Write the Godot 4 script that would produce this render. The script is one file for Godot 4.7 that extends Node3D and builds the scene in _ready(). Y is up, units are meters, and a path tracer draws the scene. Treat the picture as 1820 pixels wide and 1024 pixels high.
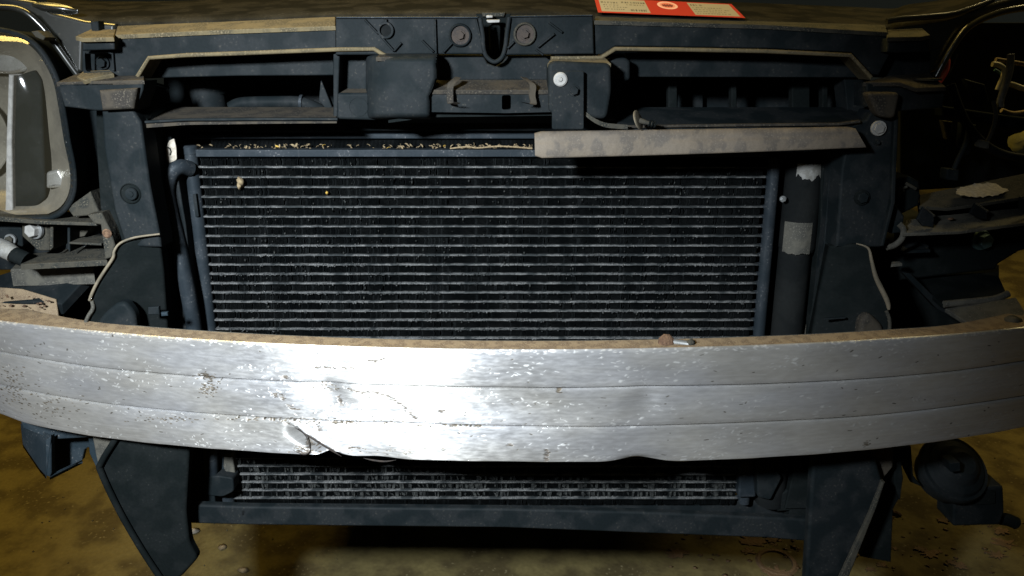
extends Node3D
# Front end of a car with its bumper cover off: bumper beam, condenser, plastic carrier.
# Positions are worked out on a plane that leans back with the condenser; every piece gets its own depth d in front of that plane.

const FOCAL := 1428.0
var eye := Vector3(0.0, 0.95, 0.86)
var fwd := Vector3.FORWARD
var upv := Vector3.UP
var base_point := Vector3(0.0, 0.652, 0.0)
var nrm := Vector3(0, sin(deg_to_rad(6.0)), cos(deg_to_rad(6.0)))
var upl := Vector3(0, cos(deg_to_rad(6.0)), -sin(deg_to_rad(6.0)))
var rng := RandomNumberGenerator.new()
var M := {}
var taken := {}

# ---------------------------------------------------------------- points
func ray(px: float, py: float) -> Vector3:
	return fwd + Vector3.RIGHT * ((px - 910.0) / FOCAL) - upv * ((py - 512.0) / FOCAL)

func W(px: float, py: float, d: float = 0.0) -> Vector3:
	var r := ray(px, py)
	var t := (d - (eye - base_point).dot(nrm)) / r.dot(nrm)
	return eye + r * t

func Wz(px: float, py: float, z: float) -> Vector3:
	var r := ray(px, py)
	return eye + r * ((z - eye.z) / r.z)

func Wy(px: float, py: float, y: float) -> Vector3:
	var r := ray(px, py)
	return eye + r * ((y - eye.y) / r.y)

func L(x: float, y: float, d: float) -> Vector3:   # plane coordinates: across, up the plane, out of it
	return base_point + Vector3.RIGHT * x + upl * y + nrm * d

func loc(px: float, py: float, d: float = 0.0) -> Vector2:
	var p := W(px, py, d) - base_point
	return Vector2(p.x, p.dot(upl))

func flat(poly: Array, d: float) -> Array:
	var o := []
	for p in poly: o.append(W(p[0], p[1], p[2] if p.size() > 2 else d))
	return o

func rounded(poly: Array, r: float, seg: int = 4) -> Array:
	var o := []
	var n := poly.size()
	for i in n:
		var a := Vector2(poly[(i + n - 1) % n][0], poly[(i + n - 1) % n][1])
		var b := Vector2(poly[i][0], poly[i][1])
		var c := Vector2(poly[(i + 1) % n][0], poly[(i + 1) % n][1])
		var k := minf(r, 0.45 * minf(a.distance_to(b), b.distance_to(c)))
		var p := b + (a - b).normalized() * k
		var q := b + (c - b).normalized() * k
		for j in seg + 1:
			var t := float(j) / seg
			var s := p.lerp(b, t).lerp(b.lerp(q, t), t)
			o.append([s.x, s.y])
	return o

func ring(px: float, py: float, r: float, n: int = 20, squash: float = 1.0) -> Array:
	var o := []
	for i in n:
		var a := TAU * i / n
		o.append([px + r * cos(a), py + r * squash * sin(a)])
	return o

func band(path: Array, w: float) -> Array:   # polyline -> polygon of the given width
	var a := []
	var b := []
	var n := path.size()
	for i in n:
		var p := Vector2(path[i][0], path[i][1])
		var t := Vector2.ZERO
		if i > 0: t += (p - Vector2(path[i - 1][0], path[i - 1][1])).normalized()
		if i < n - 1: t += (Vector2(path[i + 1][0], path[i + 1][1]) - p).normalized()
		var s := Vector2(-t.y, t.x).normalized() * w * 0.5
		a.append([p.x - s.x, p.y - s.y])
		b.append([p.x + s.x, p.y + s.y])
	b.reverse()
	return a + b

func keyhole(outer: Array, hole: Array) -> Array:   # outline with one hole, opened along a hairline
	var o := outer.duplicate()
	var best := [0, 0]
	var bd := 1e9
	for i in outer.size():
		for j in hole.size():
			var dd := Vector2(outer[i][0], outer[i][1]).distance_to(Vector2(hole[j][0], hole[j][1]))
			if dd < bd:
				bd = dd
				best = [i, j]
	var h := []
	for k in hole.size(): h.append(hole[(best[1] + k) % hole.size()])
	if is_clock(outer) == is_clock(hole):
		var f = h.pop_front()
		h.reverse()
		h.push_front(f)
	var nh := Vector2(h[0][0], h[0][1])
	var no := Vector2(outer[best[0]][0], outer[best[0]][1])
	var side := (nh - no).orthogonal().normalized() * 0.06
	for sg in [1.0, -1.0]:
		var res := []
		for i in outer.size():
			res.append(outer[i])
			if i == best[0]:
				for q in h: res.append(q)
				res.append([nh.x + side.x * sg, nh.y + side.y * sg])
				res.append([no.x + side.x * sg, no.y + side.y * sg])
		var test := PackedVector2Array()
		for q in res: test.append(Vector2(q[0], q[1]))
		if not Geometry2D.triangulate_polygon(test).is_empty(): o = res
	return o

func is_clock(p: Array) -> bool:
	var s := 0.0
	for i in p.size():
		var a = p[i]
		var b = p[(i + 1) % p.size()]
		s += a[0] * b[1] - b[0] * a[1]
	return s > 0.0

func curve(pts: Array, sub: int = 6) -> Array:
	var o := []
	var n := pts.size()
	for i in n - 1:
		var p0: Vector3 = pts[maxi(i - 1, 0)]
		var p1: Vector3 = pts[i]
		var p2: Vector3 = pts[i + 1]
		var p3: Vector3 = pts[mini(i + 2, n - 1)]
		for k in sub:
			o.append(p1.cubic_interpolate(p2, p0, p3, float(k) / sub))
	o.append(pts[n - 1])
	return o

# ---------------------------------------------------------------- meshes
class Shape:
	var v := PackedVector3Array()
	var n := PackedVector3Array()
	var uv := PackedVector2Array()
	func tri(a: Vector3, b: Vector3, c: Vector3, na: Vector3, nb: Vector3, nc: Vector3, ua := Vector2.ZERO, ub := Vector2.ZERO, uc := Vector2.ZERO) -> void:
		var g := (b - a).cross(c - a)
		if g.length_squared() < 1e-18: return
		if g.dot(na + nb + nc) > 0.0:
			v.append_array([a, c, b]); n.append_array([na, nc, nb]); uv.append_array([ua, uc, ub])
		else:
			v.append_array([a, b, c]); n.append_array([na, nb, nc]); uv.append_array([ua, ub, uc])
	func quad(a: Vector3, b: Vector3, c: Vector3, d: Vector3, na: Vector3, nb: Vector3, nc: Vector3, nd: Vector3) -> void:
		tri(a, b, c, na, nb, nc); tri(a, c, d, na, nc, nd)
	func prism(pts: Array, ext: Vector3, bevel: float = 0.0015, seg: int = 2) -> void:
		var count := pts.size()
		var nn := Vector3.ZERO
		for i in count: nn += (pts[i] as Vector3).cross(pts[(i + 1) % count])
		nn = nn.normalized()
		if nn.dot(ext) > 0.0: nn = -nn
		var ax: Vector3 = nn.cross(Vector3.UP if absf(nn.y) < 0.9 else Vector3.RIGHT).normalized()
		var ay: Vector3 = nn.cross(ax)
		var f := PackedVector2Array()
		for p in pts: f.append(Vector2(ax.dot(p), ay.dot(p)))
		var area := 0.0
		for i in count: area += f[i].cross(f[(i + 1) % count])
		var side := 1.0 if area > 0.0 else -1.0
		var en := []
		for i in count:
			var t := (f[(i + 1) % count] - f[i]).normalized()
			en.append(Vector2(t.y, -t.x) * side)
		var vn := []
		for i in count:
			var a: Vector2 = en[(i + count - 1) % count]
			var b: Vector2 = en[i]
			var m := (a + b)
			if m.length() < 0.2: m = b
			m = m.normalized()
			vn.append(m / maxf(0.5, m.dot(b)))
		var dir := ext.normalized()
		var depth := ext.length()
		bevel = minf(bevel, depth * 0.45)
		var inset := PackedVector2Array()
		for i in count: inset.append((f[i] - vn[i] * bevel) * 1000.0)
		var tris := Geometry2D.triangulate_polygon(inset)
		if tris.is_empty():
			for i in count: inset[i] = f[i] * 1000.0
			tris = Geometry2D.triangulate_polygon(inset)
		if tris.is_empty(): print("cap not filled, corners: ", count)
		var cap := []
		for i in count:
			var w: Vector2 = -vn[i] * bevel
			cap.append(pts[i] + ax * w.x + ay * w.y)
		for k in range(0, tris.size(), 3):
			tri(cap[tris[k]], cap[tris[k + 1]], cap[tris[k + 2]], nn, nn, nn)
			tri(pts[tris[k]] + ext, pts[tris[k + 1]] + ext, pts[tris[k + 2]] + ext, -nn, -nn, -nn)
		var ringsd := []
		if bevel > 0.0:
			for s in seg + 1:
				var a := float(s) / seg * PI * 0.5
				ringsd.append([bevel * (1.0 - sin(a)), bevel * (1.0 - cos(a)), cos(a), sin(a)])
		else:
			ringsd.append([0.0, 0.0, 0.0, 1.0])
		ringsd.append([0.0, depth, 0.0, 1.0])
		for i in count:
			var j := (i + 1) % count
			var e3: Vector3 = ax * en[i].x + ay * en[i].y
			var ea := e3
			var eb := e3
			var pv: Vector2 = en[(i + count - 1) % count]
			var nx: Vector2 = en[j]
			if pv.dot(en[i]) > 0.6:
				var m: Vector2 = (pv + en[i]).normalized()
				ea = ax * m.x + ay * m.y
			if nx.dot(en[i]) > 0.6:
				var m2: Vector2 = (nx + en[i]).normalized()
				eb = ax * m2.x + ay * m2.y
			for r in ringsd.size() - 1:
				var A = ringsd[r]
				var B = ringsd[r + 1]
				var wi0: Vector2 = -vn[i] * A[0]
				var wj0: Vector2 = -vn[j] * A[0]
				var wi1: Vector2 = -vn[i] * B[0]
				var wj1: Vector2 = -vn[j] * B[0]
				quad(pts[i] + ax * wi0.x + ay * wi0.y + dir * A[1], pts[j] + ax * wj0.x + ay * wj0.y + dir * A[1],
					pts[j] + ax * wj1.x + ay * wj1.y + dir * B[1], pts[i] + ax * wi1.x + ay * wi1.y + dir * B[1],
					(nn * A[2] + ea * A[3]).normalized(), (nn * A[2] + eb * A[3]).normalized(), (nn * B[2] + eb * B[3]).normalized(), (nn * B[2] + ea * B[3]).normalized())
	func tube(path: Array, radius, sides: int = 12, caps := true) -> void:
		var count := path.size()
		var prev := Vector3.ZERO
		var rows := []
		var cents := []
		for i in count:
			var t: Vector3 = (path[mini(i + 1, count - 1)] - path[maxi(i - 1, 0)]).normalized()
			if prev == Vector3.ZERO:
				prev = t.cross(Vector3.UP if absf(t.y) < 0.9 else Vector3.RIGHT).normalized()
			prev = (prev - t * prev.dot(t)).normalized()
			var bn := t.cross(prev)
			var r: float = radius[i] if radius is Array else radius
			var row := []
			for s in sides:
				var a := TAU * s / sides
				var o := prev * cos(a) + bn * sin(a)
				row.append([path[i] + o * r, o])
			rows.append(row)
			cents.append(t)
		for i in count - 1:
			for s in sides:
				var s2 := (s + 1) % sides
				quad(rows[i][s][0], rows[i][s2][0], rows[i + 1][s2][0], rows[i + 1][s][0], rows[i][s][1], rows[i][s2][1], rows[i + 1][s2][1], rows[i + 1][s][1])
		if caps:
			for e in [0, count - 1]:
				var nn: Vector3 = -cents[0] if e == 0 else cents[count - 1]
				for s in range(1, sides - 1):
					tri(rows[e][0][0], rows[e][s][0], rows[e][s + 1][0], nn, nn, nn)
	func lathe(at: Vector3, axis: Vector3, profile: Array, sides: int = 24) -> void:   # profile: [radius, height]
		axis = axis.normalized()
		var ax: Vector3 = axis.cross(Vector3.UP if absf(axis.y) < 0.9 else Vector3.RIGHT).normalized()
		var ay := axis.cross(ax)
		for k in profile.size() - 1:
			var r0: float = profile[k][0]
			var h0: float = profile[k][1]
			var r1: float = profile[k + 1][0]
			var h1: float = profile[k + 1][1]
			var nr := Vector2(h1 - h0, -(r1 - r0)).normalized()
			for s in sides:
				var a := TAU * s / sides
				var b := TAU * (s + 1) / sides
				var oa := ax * cos(a) + ay * sin(a)
				var ob := ax * cos(b) + ay * sin(b)
				var na := oa * nr.x + axis * nr.y
				var nb := ob * nr.x + axis * nr.y
				quad(at + oa * r0 + axis * h0, at + ob * r0 + axis * h0, at + ob * r1 + axis * h1, at + oa * r1 + axis * h1, na, nb, nb, na)
	func grid(rows: Array, face: Vector3, uvs := []) -> void:   # smooth sheet through rows of points
		var R := rows.size()
		var C: int = rows[0].size()
		var nm := []
		for i in R:
			var line := []
			for j in C:
				var a: Vector3 = rows[mini(i + 1, R - 1)][j] - rows[maxi(i - 1, 0)][j]
				var b: Vector3 = rows[i][mini(j + 1, C - 1)] - rows[i][maxi(j - 1, 0)]
				var q := a.cross(b).normalized()
				if q.dot(face) < 0.0: q = -q
				line.append(q)
			nm.append(line)
		for i in R - 1:
			for j in C - 1:
				if uvs.is_empty():
					quad(rows[i][j], rows[i][j + 1], rows[i + 1][j + 1], rows[i + 1][j], nm[i][j], nm[i][j + 1], nm[i + 1][j + 1], nm[i + 1][j])
				else:
					tri(rows[i][j], rows[i][j + 1], rows[i + 1][j + 1], nm[i][j], nm[i][j + 1], nm[i + 1][j + 1], uvs[i][j], uvs[i][j + 1], uvs[i + 1][j + 1])
					tri(rows[i][j], rows[i + 1][j + 1], rows[i + 1][j], nm[i][j], nm[i + 1][j + 1], nm[i + 1][j], uvs[i][j], uvs[i + 1][j + 1], uvs[i + 1][j])
	func sheet(rows: Array, face: Vector3, thick: float) -> void:   # grid with thickness and closed edges
		var R := rows.size()
		var C: int = rows[0].size()
		grid(rows, face)
		var off := -face.normalized() * thick
		var back := []
		for r in rows:
			var line := []
			for p in r: line.append(p + off)
			back.append(line)
		grid(back, -face)
		var edge := []
		for j in C: edge.append([0, j])
		for i in range(1, R): edge.append([i, C - 1])
		for j in range(C - 2, -1, -1): edge.append([R - 1, j])
		for i in range(R - 2, 0, -1): edge.append([i, 0])
		var mid := Vector3.ZERO
		for r in rows:
			for p in r: mid += p / (R * C)
		for k in edge.size():
			var e0 = edge[k]
			var e1 = edge[(k + 1) % edge.size()]
			var a: Vector3 = rows[e0[0]][e0[1]]
			var b: Vector3 = rows[e1[0]][e1[1]]
			var q := (b - a).cross(off).normalized()
			if q.dot((a + b) * 0.5 - mid) < 0.0: q = -q
			quad(a, b, b + off, a + off, q, q, q, q)
	func box(c: Vector3, bx: Vector3, by: Vector3, bz: Vector3, bevel: float = 0.0006) -> void:   # half axes
		prism([c - bx - by + bz, c + bx - by + bz, c + bx + by + bz, c - bx + by + bz], -bz * 2.0, bevel, 1)
	func lump(c: Vector3, r: Vector3, rg: RandomNumberGenerator, rough: float = 0.3, a: int = 7, b: int = 5) -> void:
		var rows := []
		for i in b + 1:
			var th := PI * i / b
			var line := []
			for j in a:
				var ph := TAU * j / a
				var k := 1.0 + rg.randf_range(-rough, rough)
				line.append(c + Vector3(sin(th) * cos(ph) * r.x, cos(th) * r.y, sin(th) * sin(ph) * r.z) * k)
			line.append(line[0])
			rows.append(line)
		for i in b:
			for j in a:
				var q: Vector3 = (rows[i][j] + rows[i][j + 1] + rows[i + 1][j]) / 3.0 - c
				q = q.normalized()
				quad(rows[i][j], rows[i][j + 1], rows[i + 1][j + 1], rows[i + 1][j], (rows[i][j] - c).normalized(), (rows[i][j + 1] - c).normalized(), (rows[i + 1][j + 1] - c).normalized(), (rows[i + 1][j] - c).normalized())

func origin(p: Node) -> Vector3:
	var o := Vector3.ZERO
	while p != self and p != null:
		o += (p as Node3D).position
		p = p.get_parent()
	return o

func mesh_of(s: Shape, o: Vector3 = Vector3.ZERO) -> ArrayMesh:
	var arr := []
	arr.resize(Mesh.ARRAY_MAX)
	var vv := PackedVector3Array()
	vv.resize(s.v.size())
	for i in s.v.size(): vv[i] = s.v[i] - o
	arr[Mesh.ARRAY_VERTEX] = vv
	arr[Mesh.ARRAY_NORMAL] = s.n
	arr[Mesh.ARRAY_TEX_UV] = s.uv
	var m := ArrayMesh.new()
	m.add_surface_from_arrays(Mesh.PRIMITIVE_TRIANGLES, arr)
	return m

func numbered(called: String) -> String:
	var k: int = taken.get(called, 0)
	taken[called] = k + 1
	return called if k == 0 else "%s_%03d" % [called, k]

func obj(called: String, s: Shape, m: Material, parent: Node = self) -> MeshInstance3D:
	var o := MeshInstance3D.new()
	o.name = numbered(called) if parent == self else called
	var at := origin(parent)
	if parent == self:
		at = s.v[0] if s.v.size() > 0 else Vector3.ZERO
		o.position = at
	o.mesh = mesh_of(s, at)
	o.material_override = m
	parent.add_child(o, true)
	return o

func thing(called: String, label: String, category: String, at: Vector3, group: String = "") -> Node3D:
	var o := Node3D.new()
	o.name = numbered(called)
	add_child(o)
	o.position = at
	tag(o, label, category, group)
	return o

func tag(o: Node, label: String, category: String, group: String = "") -> void:
	o.set_meta("label", label)
	o.set_meta("category", category)
	if group != "": o.set_meta("group", group)

func plate(called: String, poly: Array, d: float, thick: float, m: Material, parent: Node, bevel: float = 0.0015, seg: int = 2) -> MeshInstance3D:
	var s := Shape.new()
	s.prism(flat(poly, d), -nrm * thick, bevel, seg)
	return obj(called, s, m, parent)

func ledge(called: String, poly: Array, thick: float, m: Material, parent: Node, bevel: float = 0.001) -> MeshInstance3D:   # upward facing slab; every corner brings its own depth
	var s := Shape.new()
	s.prism(flat(poly, 0.0), -upl * thick, bevel, 2)
	return obj(called, s, m, parent)

func pipe(called: String, pts: Array, radius, m: Material, parent: Node, sub: int = 6, sides: int = 14) -> MeshInstance3D:
	var s := Shape.new()
	var w := []
	for p in pts: w.append(W(p[0], p[1], p[2]))
	s.tube(curve(w, sub), radius, sides)
	return obj(called, s, m, parent)

func hex_bolt(called: String, at: Vector3, axis: Vector3, r: float, m: Material, mw: Material, parent: Node, tall: float = 0.006) -> MeshInstance3D:
	axis = axis.normalized()
	var s := Shape.new()
	var ax := axis.cross(Vector3.UP).normalized()
	var ay := axis.cross(ax)
	var pts := []
	for i in 6:
		var a := TAU * (i + 0.3) / 6.0
		pts.append(at + axis * tall + (ax * cos(a) + ay * sin(a)) * r * 0.74)
	s.prism(pts, -axis * tall, r * 0.1, 2)
	var o := obj(called, s, m, parent)
	var w := Shape.new()
	w.lathe(at, axis, [[0.0, r * 0.16], [r * 0.95, r * 0.16], [r, r * 0.1], [r, -0.002]], 24)
	obj("washer", w, mw, o)
	return o

# ---------------------------------------------------------------- materials
func srgb(c: Color) -> Color:
	return c.linear_to_srgb()

func field(seed_: int, freq: float, size: int, oct: int = 4, kind: int = FastNoiseLite.TYPE_SIMPLEX_SMOOTH) -> Image:
	var f := FastNoiseLite.new()
	f.seed = seed_
	f.frequency = freq
	f.noise_type = kind
	f.fractal_octaves = oct
	return f.get_seamless_image(size, size)

func mottled(seed_: int, c1: Color, c2: Color, c3: Color, speck: float = 0.0, size: int = 512, lo: float = 0.35, hi: float = 0.65) -> ImageTexture:
	# linear colours: c1 ground, c2 coarse patches, c3 fine grains
	var a := field(seed_, 5.0 / size, size, 5)
	var b := field(seed_ + 7, 60.0 / size, size, 2)
	var im := Image.create(size, size, false, Image.FORMAT_RGB8)
	for y in size:
		for x in size:
			var k := smoothstep(lo, hi, a.get_pixel(x, y).r)
			var g := b.get_pixel(x, y).r
			var c := c1.lerp(c2, k)
			c = c * (0.88 + 0.24 * g)
			if speck > 0.0:
				c = c.lerp(c3, smoothstep(1.0 - speck, 1.0 - speck + 0.06, g * 0.8 + 0.2 * k))
			im.set_pixel(x, y, c.linear_to_srgb())
	im.generate_mipmaps()
	return ImageTexture.create_from_image(im)

func relief(seed_: int, freq: float, strength: float, size: int = 256) -> ImageTexture:
	var im := field(seed_, freq / size, size, 4)
	im.convert(Image.FORMAT_RGB8)
	im.bump_map_to_normal_map(strength)
	return ImageTexture.create_from_image(im)

func mat(c1: Color, c2: Color, c3: Color, speck: float, seed_: int, rough: float, tile: float = 0.22, metal: float = 0.0, bump: ImageTexture = null, bump_scale: float = 0.4, lo: float = 0.35, hi: float = 0.65) -> StandardMaterial3D:
	var m := StandardMaterial3D.new()
	m.albedo_texture = mottled(seed_, c1, c2, c3, speck, 384, lo, hi)
	m.uv1_triplanar = true
	m.uv1_world_triplanar = true
	m.uv1_scale = Vector3.ONE / tile
	m.roughness = rough
	m.metallic = metal
	if bump != null:
		m.normal_enabled = true
		m.normal_texture = bump
		m.normal_scale = bump_scale
	return m

func plain(c: Color, rough: float, metal: float = 0.0) -> StandardMaterial3D:
	var m := StandardMaterial3D.new()
	m.albedo_color = c.linear_to_srgb()
	m.roughness = rough
	m.metallic = metal
	return m

func materials() -> void:
	var fine := relief(3, 80.0, 1.2)
	var soft := relief(5, 14.0, 2.0)
	var rock := relief(9, 30.0, 4.0)
	M.fine = fine
	M.soft = soft
	M.plastic = mat(Color(.0068, .0094, .0106), Color(.0130, .0152, .0164), Color(.034, .0325, .029), .2, 11, .55, .25, 0.0, fine, .06)
	M.rubber = mat(Color(.0060, .0078, .0080), Color(.0090, .0108, .0110), Color(.024, .024, .023), .16, 13, .6, .25, 0.0, fine, .07)
	M.dust = mat(Color(.112, .090, .052), Color(.066, .056, .036), Color(.16, .13, .082), .3, 14, .9, .16, 0.0, soft, .3)
	M.dust_dark = mat(Color(.042, .036, .028), Color(.024, .022, .0195), Color(.075, .065, .05), .28, 15, .85, .16, 0.0, soft, .3)
	M.strip = mat(Color(.104, .084, .062), Color(.062, .052, .042), Color(.13, .11, .085), .22, 16, .75, .14, 0.0, soft, .3, .42, .62)
	M.lip = mat(Color(.12, .10, .068), Color(.075, .064, .044), Color(.06, .054, .04), .2, 17, .8, .1)
	M.fin = mat(Color(.0035, .0042, .0045), Color(.0065, .0074, .0077), Color(.022, .022, .022), .14, 18, .8, .2)
	M.fin_dirty = mat(Color(.014, .015, .015), Color(.026, .028, .027), Color(.065, .065, .06), .3, 19, .7, .05, .1)
	M.tube = mat(Color(.022, .025, .026), Color(.074, .076, .076), Color(.16, .16, .155), .28, 20, .75, .11, .1, fine, .12)
	M.tube_clean = mat(Color(.013, .0175, .0215), Color(.022, .0265, .031), Color(.09, .09, .09), .2, 21, .5, .2, .1, fine, .07)
	M.paint = mat(Color(.010, .011, .010), Color(.018, .018, .015), Color(.05, .045, .035), .16, 22, .32, .4)
	M.paint_dusty = mat(Color(.008, .0078, .0066), Color(.018, .0165, .013), Color(.045, .04, .03), .2, 43, .5, .3)
	M.paint.clearcoat_enabled = true
	M.paint.clearcoat = 0.8
	M.paint.clearcoat_roughness = 0.2
	M.steel = mat(Color(.36, .37, .37), Color(.27, .28, .28), Color(.5, .5, .48), .2, 23, .42, .05, .75, fine, .07)
	M.washer = mat(Color(.27, .265, .25), Color(.21, .205, .195), Color(.36, .36, .34), .2, 24, .7, .05, .1)
	M.zinc = mat(Color(.10, .17, .17), Color(.07, .12, .125), Color(.2, .26, .25), .2, 25, .4, .05, .6)
	M.rust = mat(Color(.055, .028, .015), Color(.10, .056, .03), Color(.16, .1, .06), .3, 26, .9, .05, 0.0, rock, .8)
	M.bronze = mat(Color(.042, .034, .029), Color(.027, .024, .023), Color(.08, .067, .055), .25, 27, .75, .06, 0.0, fine, .10)
	M.beam_top = mat(Color(.17, .125, .075), Color(.105, .072, .042), Color(.26, .21, .14), .27, 28, .85, .08, 0.0, rock, .3)
	M.grime = mat(Color(.043, .040, .032), Color(.022, .023, .021), Color(.09, .08, .058), .3, 29, .85, .13, 0.0, soft, .5)
	M.grey_metal = mat(Color(.082, .078, .065), Color(.052, .051, .045), Color(.13, .12, .1), .25, 30, .7, .14, .1, soft, .4)
	M.blue_plastic = mat(Color(.017, .026, .033), Color(.028, .038, .046), Color(.12, .12, .12), .2, 31, .55, .25, 0.0, fine, .06)
	M.bezel = mat(Color(.165, .15, .118), Color(.115, .105, .085), Color(.24, .22, .18), .2, 33, .4, .2, .3)
	M.chrome = mat(Color(.55, .54, .5), Color(.45, .44, .4), Color(.6, .6, .58), .1, 34, .25, .2, .8)
	M.paper = mat(Color(.33, .30, .25), Color(.25, .22, .18), Color(.16, .13, .1), .2, 35, .85, .03)
	M.white_plastic = mat(Color(.20, .20, .19), Color(.13, .127, .115), Color(.3, .28, .25), .18, 36, .6, .05)
	M.red = plain(Color(.5, .03, .015), .5)
	M.cream = mat(Color(.5, .45, .28), Color(.42, .37, .22), Color(.3, .26, .15), .15, 37, .6, .05)
	M.straw = mat(Color(.19, .145, .08), Color(.12, .085, .045), Color(.3, .24, .15), .25, 38, .9, .02)
	M.leaf_yellow = plain(Color(.3, .19, .03), .8)
	M.black = mat(Color(.0075, .0085, .0088), Color(.011, .012, .012), Color(.025, .025, .025), .12, 39, .65, .3)
	M.olive = mat(Color(.17, .16, .06), Color(.11, .105, .045), Color(.25, .23, .12), .2, 40, .8, .1)
	M.teal = plain(Color(.03, .11, .11), .5)
	M.floor = mat(Color(.102, .082, .034), Color(.054, .042, .019), Color(.14, .118, .065), .2, 41, .8, .55, 0.0, rock, .15, .25, .75)
	M.stain = mat(Color(.070, .040, .016), Color(.095, .052, .021), Color(.13, .09, .045), .25, 42, .85, .2, 0.0, rock, .4)
	for k in ['rubber', 'black', 'fin']: M[k].metallic_specular = 0.05
	for k in ['plastic']: M[k].metallic_specular = 0.13
	for k in ['fin_dirty', 'tube', 'blue_plastic', 'tube_clean', 'grime', 'grey_metal', 'dust', 'dust_dark', 'bronze']: M[k].metallic_specular = 0.18
	M.paint_dusty.metallic_specular = 0.08
	M.floor.metallic_specular = 0.2
	var g := StandardMaterial3D.new()
	g.albedo_color = Color(.62, .58, .46, .025)
	g.transparency = BaseMaterial3D.TRANSPARENCY_ALPHA
	g.roughness = .06
	M.lens = g

func _ready() -> void:
	rng.seed = 20240
	var pitch := deg_to_rad(22.0)
	fwd = Vector3(0, -sin(pitch), -cos(pitch))
	upv = Vector3(0, cos(pitch), -sin(pitch))
	var cam := Camera3D.new()
	cam.name = "camera"
	cam.fov = rad_to_deg(2.0 * atan(512.0 / FOCAL))
	cam.near = 0.02
	cam.far = 60.0
	add_child(cam)
	cam.look_at_from_position(eye, eye + fwd, Vector3.UP)
	cam.current = true
	var we := WorldEnvironment.new()
	we.name = "environment"
	var e := Environment.new()
	e.background_mode = Environment.BG_COLOR
	e.background_color = Color(.085, .092, .08)
	e.tonemap_mode = Environment.TONE_MAPPER_LINEAR
	e.tonemap_exposure = 1.0
	e.sdfgi_enabled = true
	e.ssao_enabled = true
	e.ssil_enabled = true
	we.environment = e
	add_child(we)
	# hand torch held left of the camera
	var torch := SpotLight3D.new()
	torch.name = "torch_light"
	torch.light_color = Color(.94, .975, 1.0)
	torch.light_energy = 4.7
	torch.light_size = 0.05
	torch.spot_range = 8.0
	torch.spot_angle = 31.5
	torch.spot_angle_attenuation = 1.0
	torch.spot_attenuation = 2.0
	torch.shadow_enabled = true
	add_child(torch)
	torch.look_at_from_position(Vector3(-.42, 1.19, .94), Vector3(-.175, .60, 0.1), Vector3.UP)
	# warm workshop fitting overhead, left and behind the nose
	var lamp := AreaLight3D.new()
	lamp.name = "ceiling_light"
	lamp.light_color = Color(1.0, .86, .47)
	lamp.light_energy = 6.2
	lamp.area_size = Vector2(2.2, .5)
	lamp.shadow_enabled = true
	add_child(lamp)
	lamp.look_at_from_position(Vector3(-.9, 2.6, -.7), Vector3(-.3, .4, -.1), Vector3.UP)

	# second, weaker fitting on the right
	var lamp2 := AreaLight3D.new()
	lamp2.name = "side_light"
	lamp2.light_color = Color(1.0, .90, .62)
	lamp2.light_energy = 1.7
	lamp2.area_size = Vector2(1.2, .3)
	lamp2.shadow_enabled = true
	add_child(lamp2)
	lamp2.look_at_from_position(Vector3(1.9, 2.4, -1.3), Vector3(.6, .5, 0), Vector3.UP)

	materials()
	build_floor()
	build_beam()
	build_condenser()
	build_radiator()
	build_carrier()
	build_trim()
	build_latch_and_body()
	build_deflectors()
	build_headlight()
	build_side_brackets()
	build_small_things()

# ---------------------------------------------------------------- floor
func build_floor() -> void:
	var s := Shape.new()
	s.prism([Vector3(-5, 0, 3), Vector3(5, 0, 3), Vector3(5, 0, -5), Vector3(-5, 0, -5)], Vector3(0, -.1, 0), 0.0)
	var f := obj("floor", s, M.floor)
	f.set_meta("kind", "structure")

# ---------------------------------------------------------------- bumper beam
var beam_x0 := 0.055
var beam_r := 2.15
func beam_z(x: float) -> float:
	return 0.172 - (x - beam_x0) * (x - beam_x0) / (2.0 * beam_r)

func beam_hit(px: float, py: float) -> Vector3:
	var p := Wz(px, py, 0.13)
	for i in 8: p = Wz(px, py, beam_z(p.x))
	return p

func beam_curve(pts: Array) -> Array:
	var o := []
	for p in pts:
		var h := beam_hit(p[0], p[1])
		o.append(Vector2(h.x, h.y))
	return o

func at_x(c: Array, x: float) -> float:
	var n := c.size()
	var i := 0
	while i < n - 2 and c[i + 1].x < x: i += 1
	var a: Vector2 = c[i]
	var b: Vector2 = c[i + 1]
	var t := (x - a.x) / (b.x - a.x)
	if i == 0 or i == n - 2: return lerpf(a.y, b.y, t)
	var p: Vector2 = c[i - 1]
	var q: Vector2 = c[i + 2]
	var m0 := (b.y - p.y) / (b.x - p.x) * (b.x - a.x)
	var m1 := (q.y - a.y) / (q.x - a.x) * (b.x - a.x)
	var t2 := t * t
	var t3 := t2 * t
	return (2 * t3 - 3 * t2 + 1) * a.y + (t3 - 2 * t2 + t) * m0 + (-2 * t3 + 3 * t2) * b.y + (t3 - t2) * m1

var bt := []
var b1 := []
var b2 := []
var bb := []
const BX0 := -0.80
const BX1 := 0.80
func beam_uv(px: float, py: float) -> Vector2:
	var h := beam_hit(px, py)
	var t := at_x(bt, h.x)
	return Vector2((h.x - BX0) / (BX1 - BX0), (t - h.y) / (t - at_x(bb, h.x)))

func seg_dist(p: Vector2, a: Vector2, b: Vector2) -> float:
	var t := clampf((p - a).dot(b - a) / (b - a).length_squared(), 0.0, 1.0)
	return p.distance_to(a + (b - a) * t)

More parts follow.
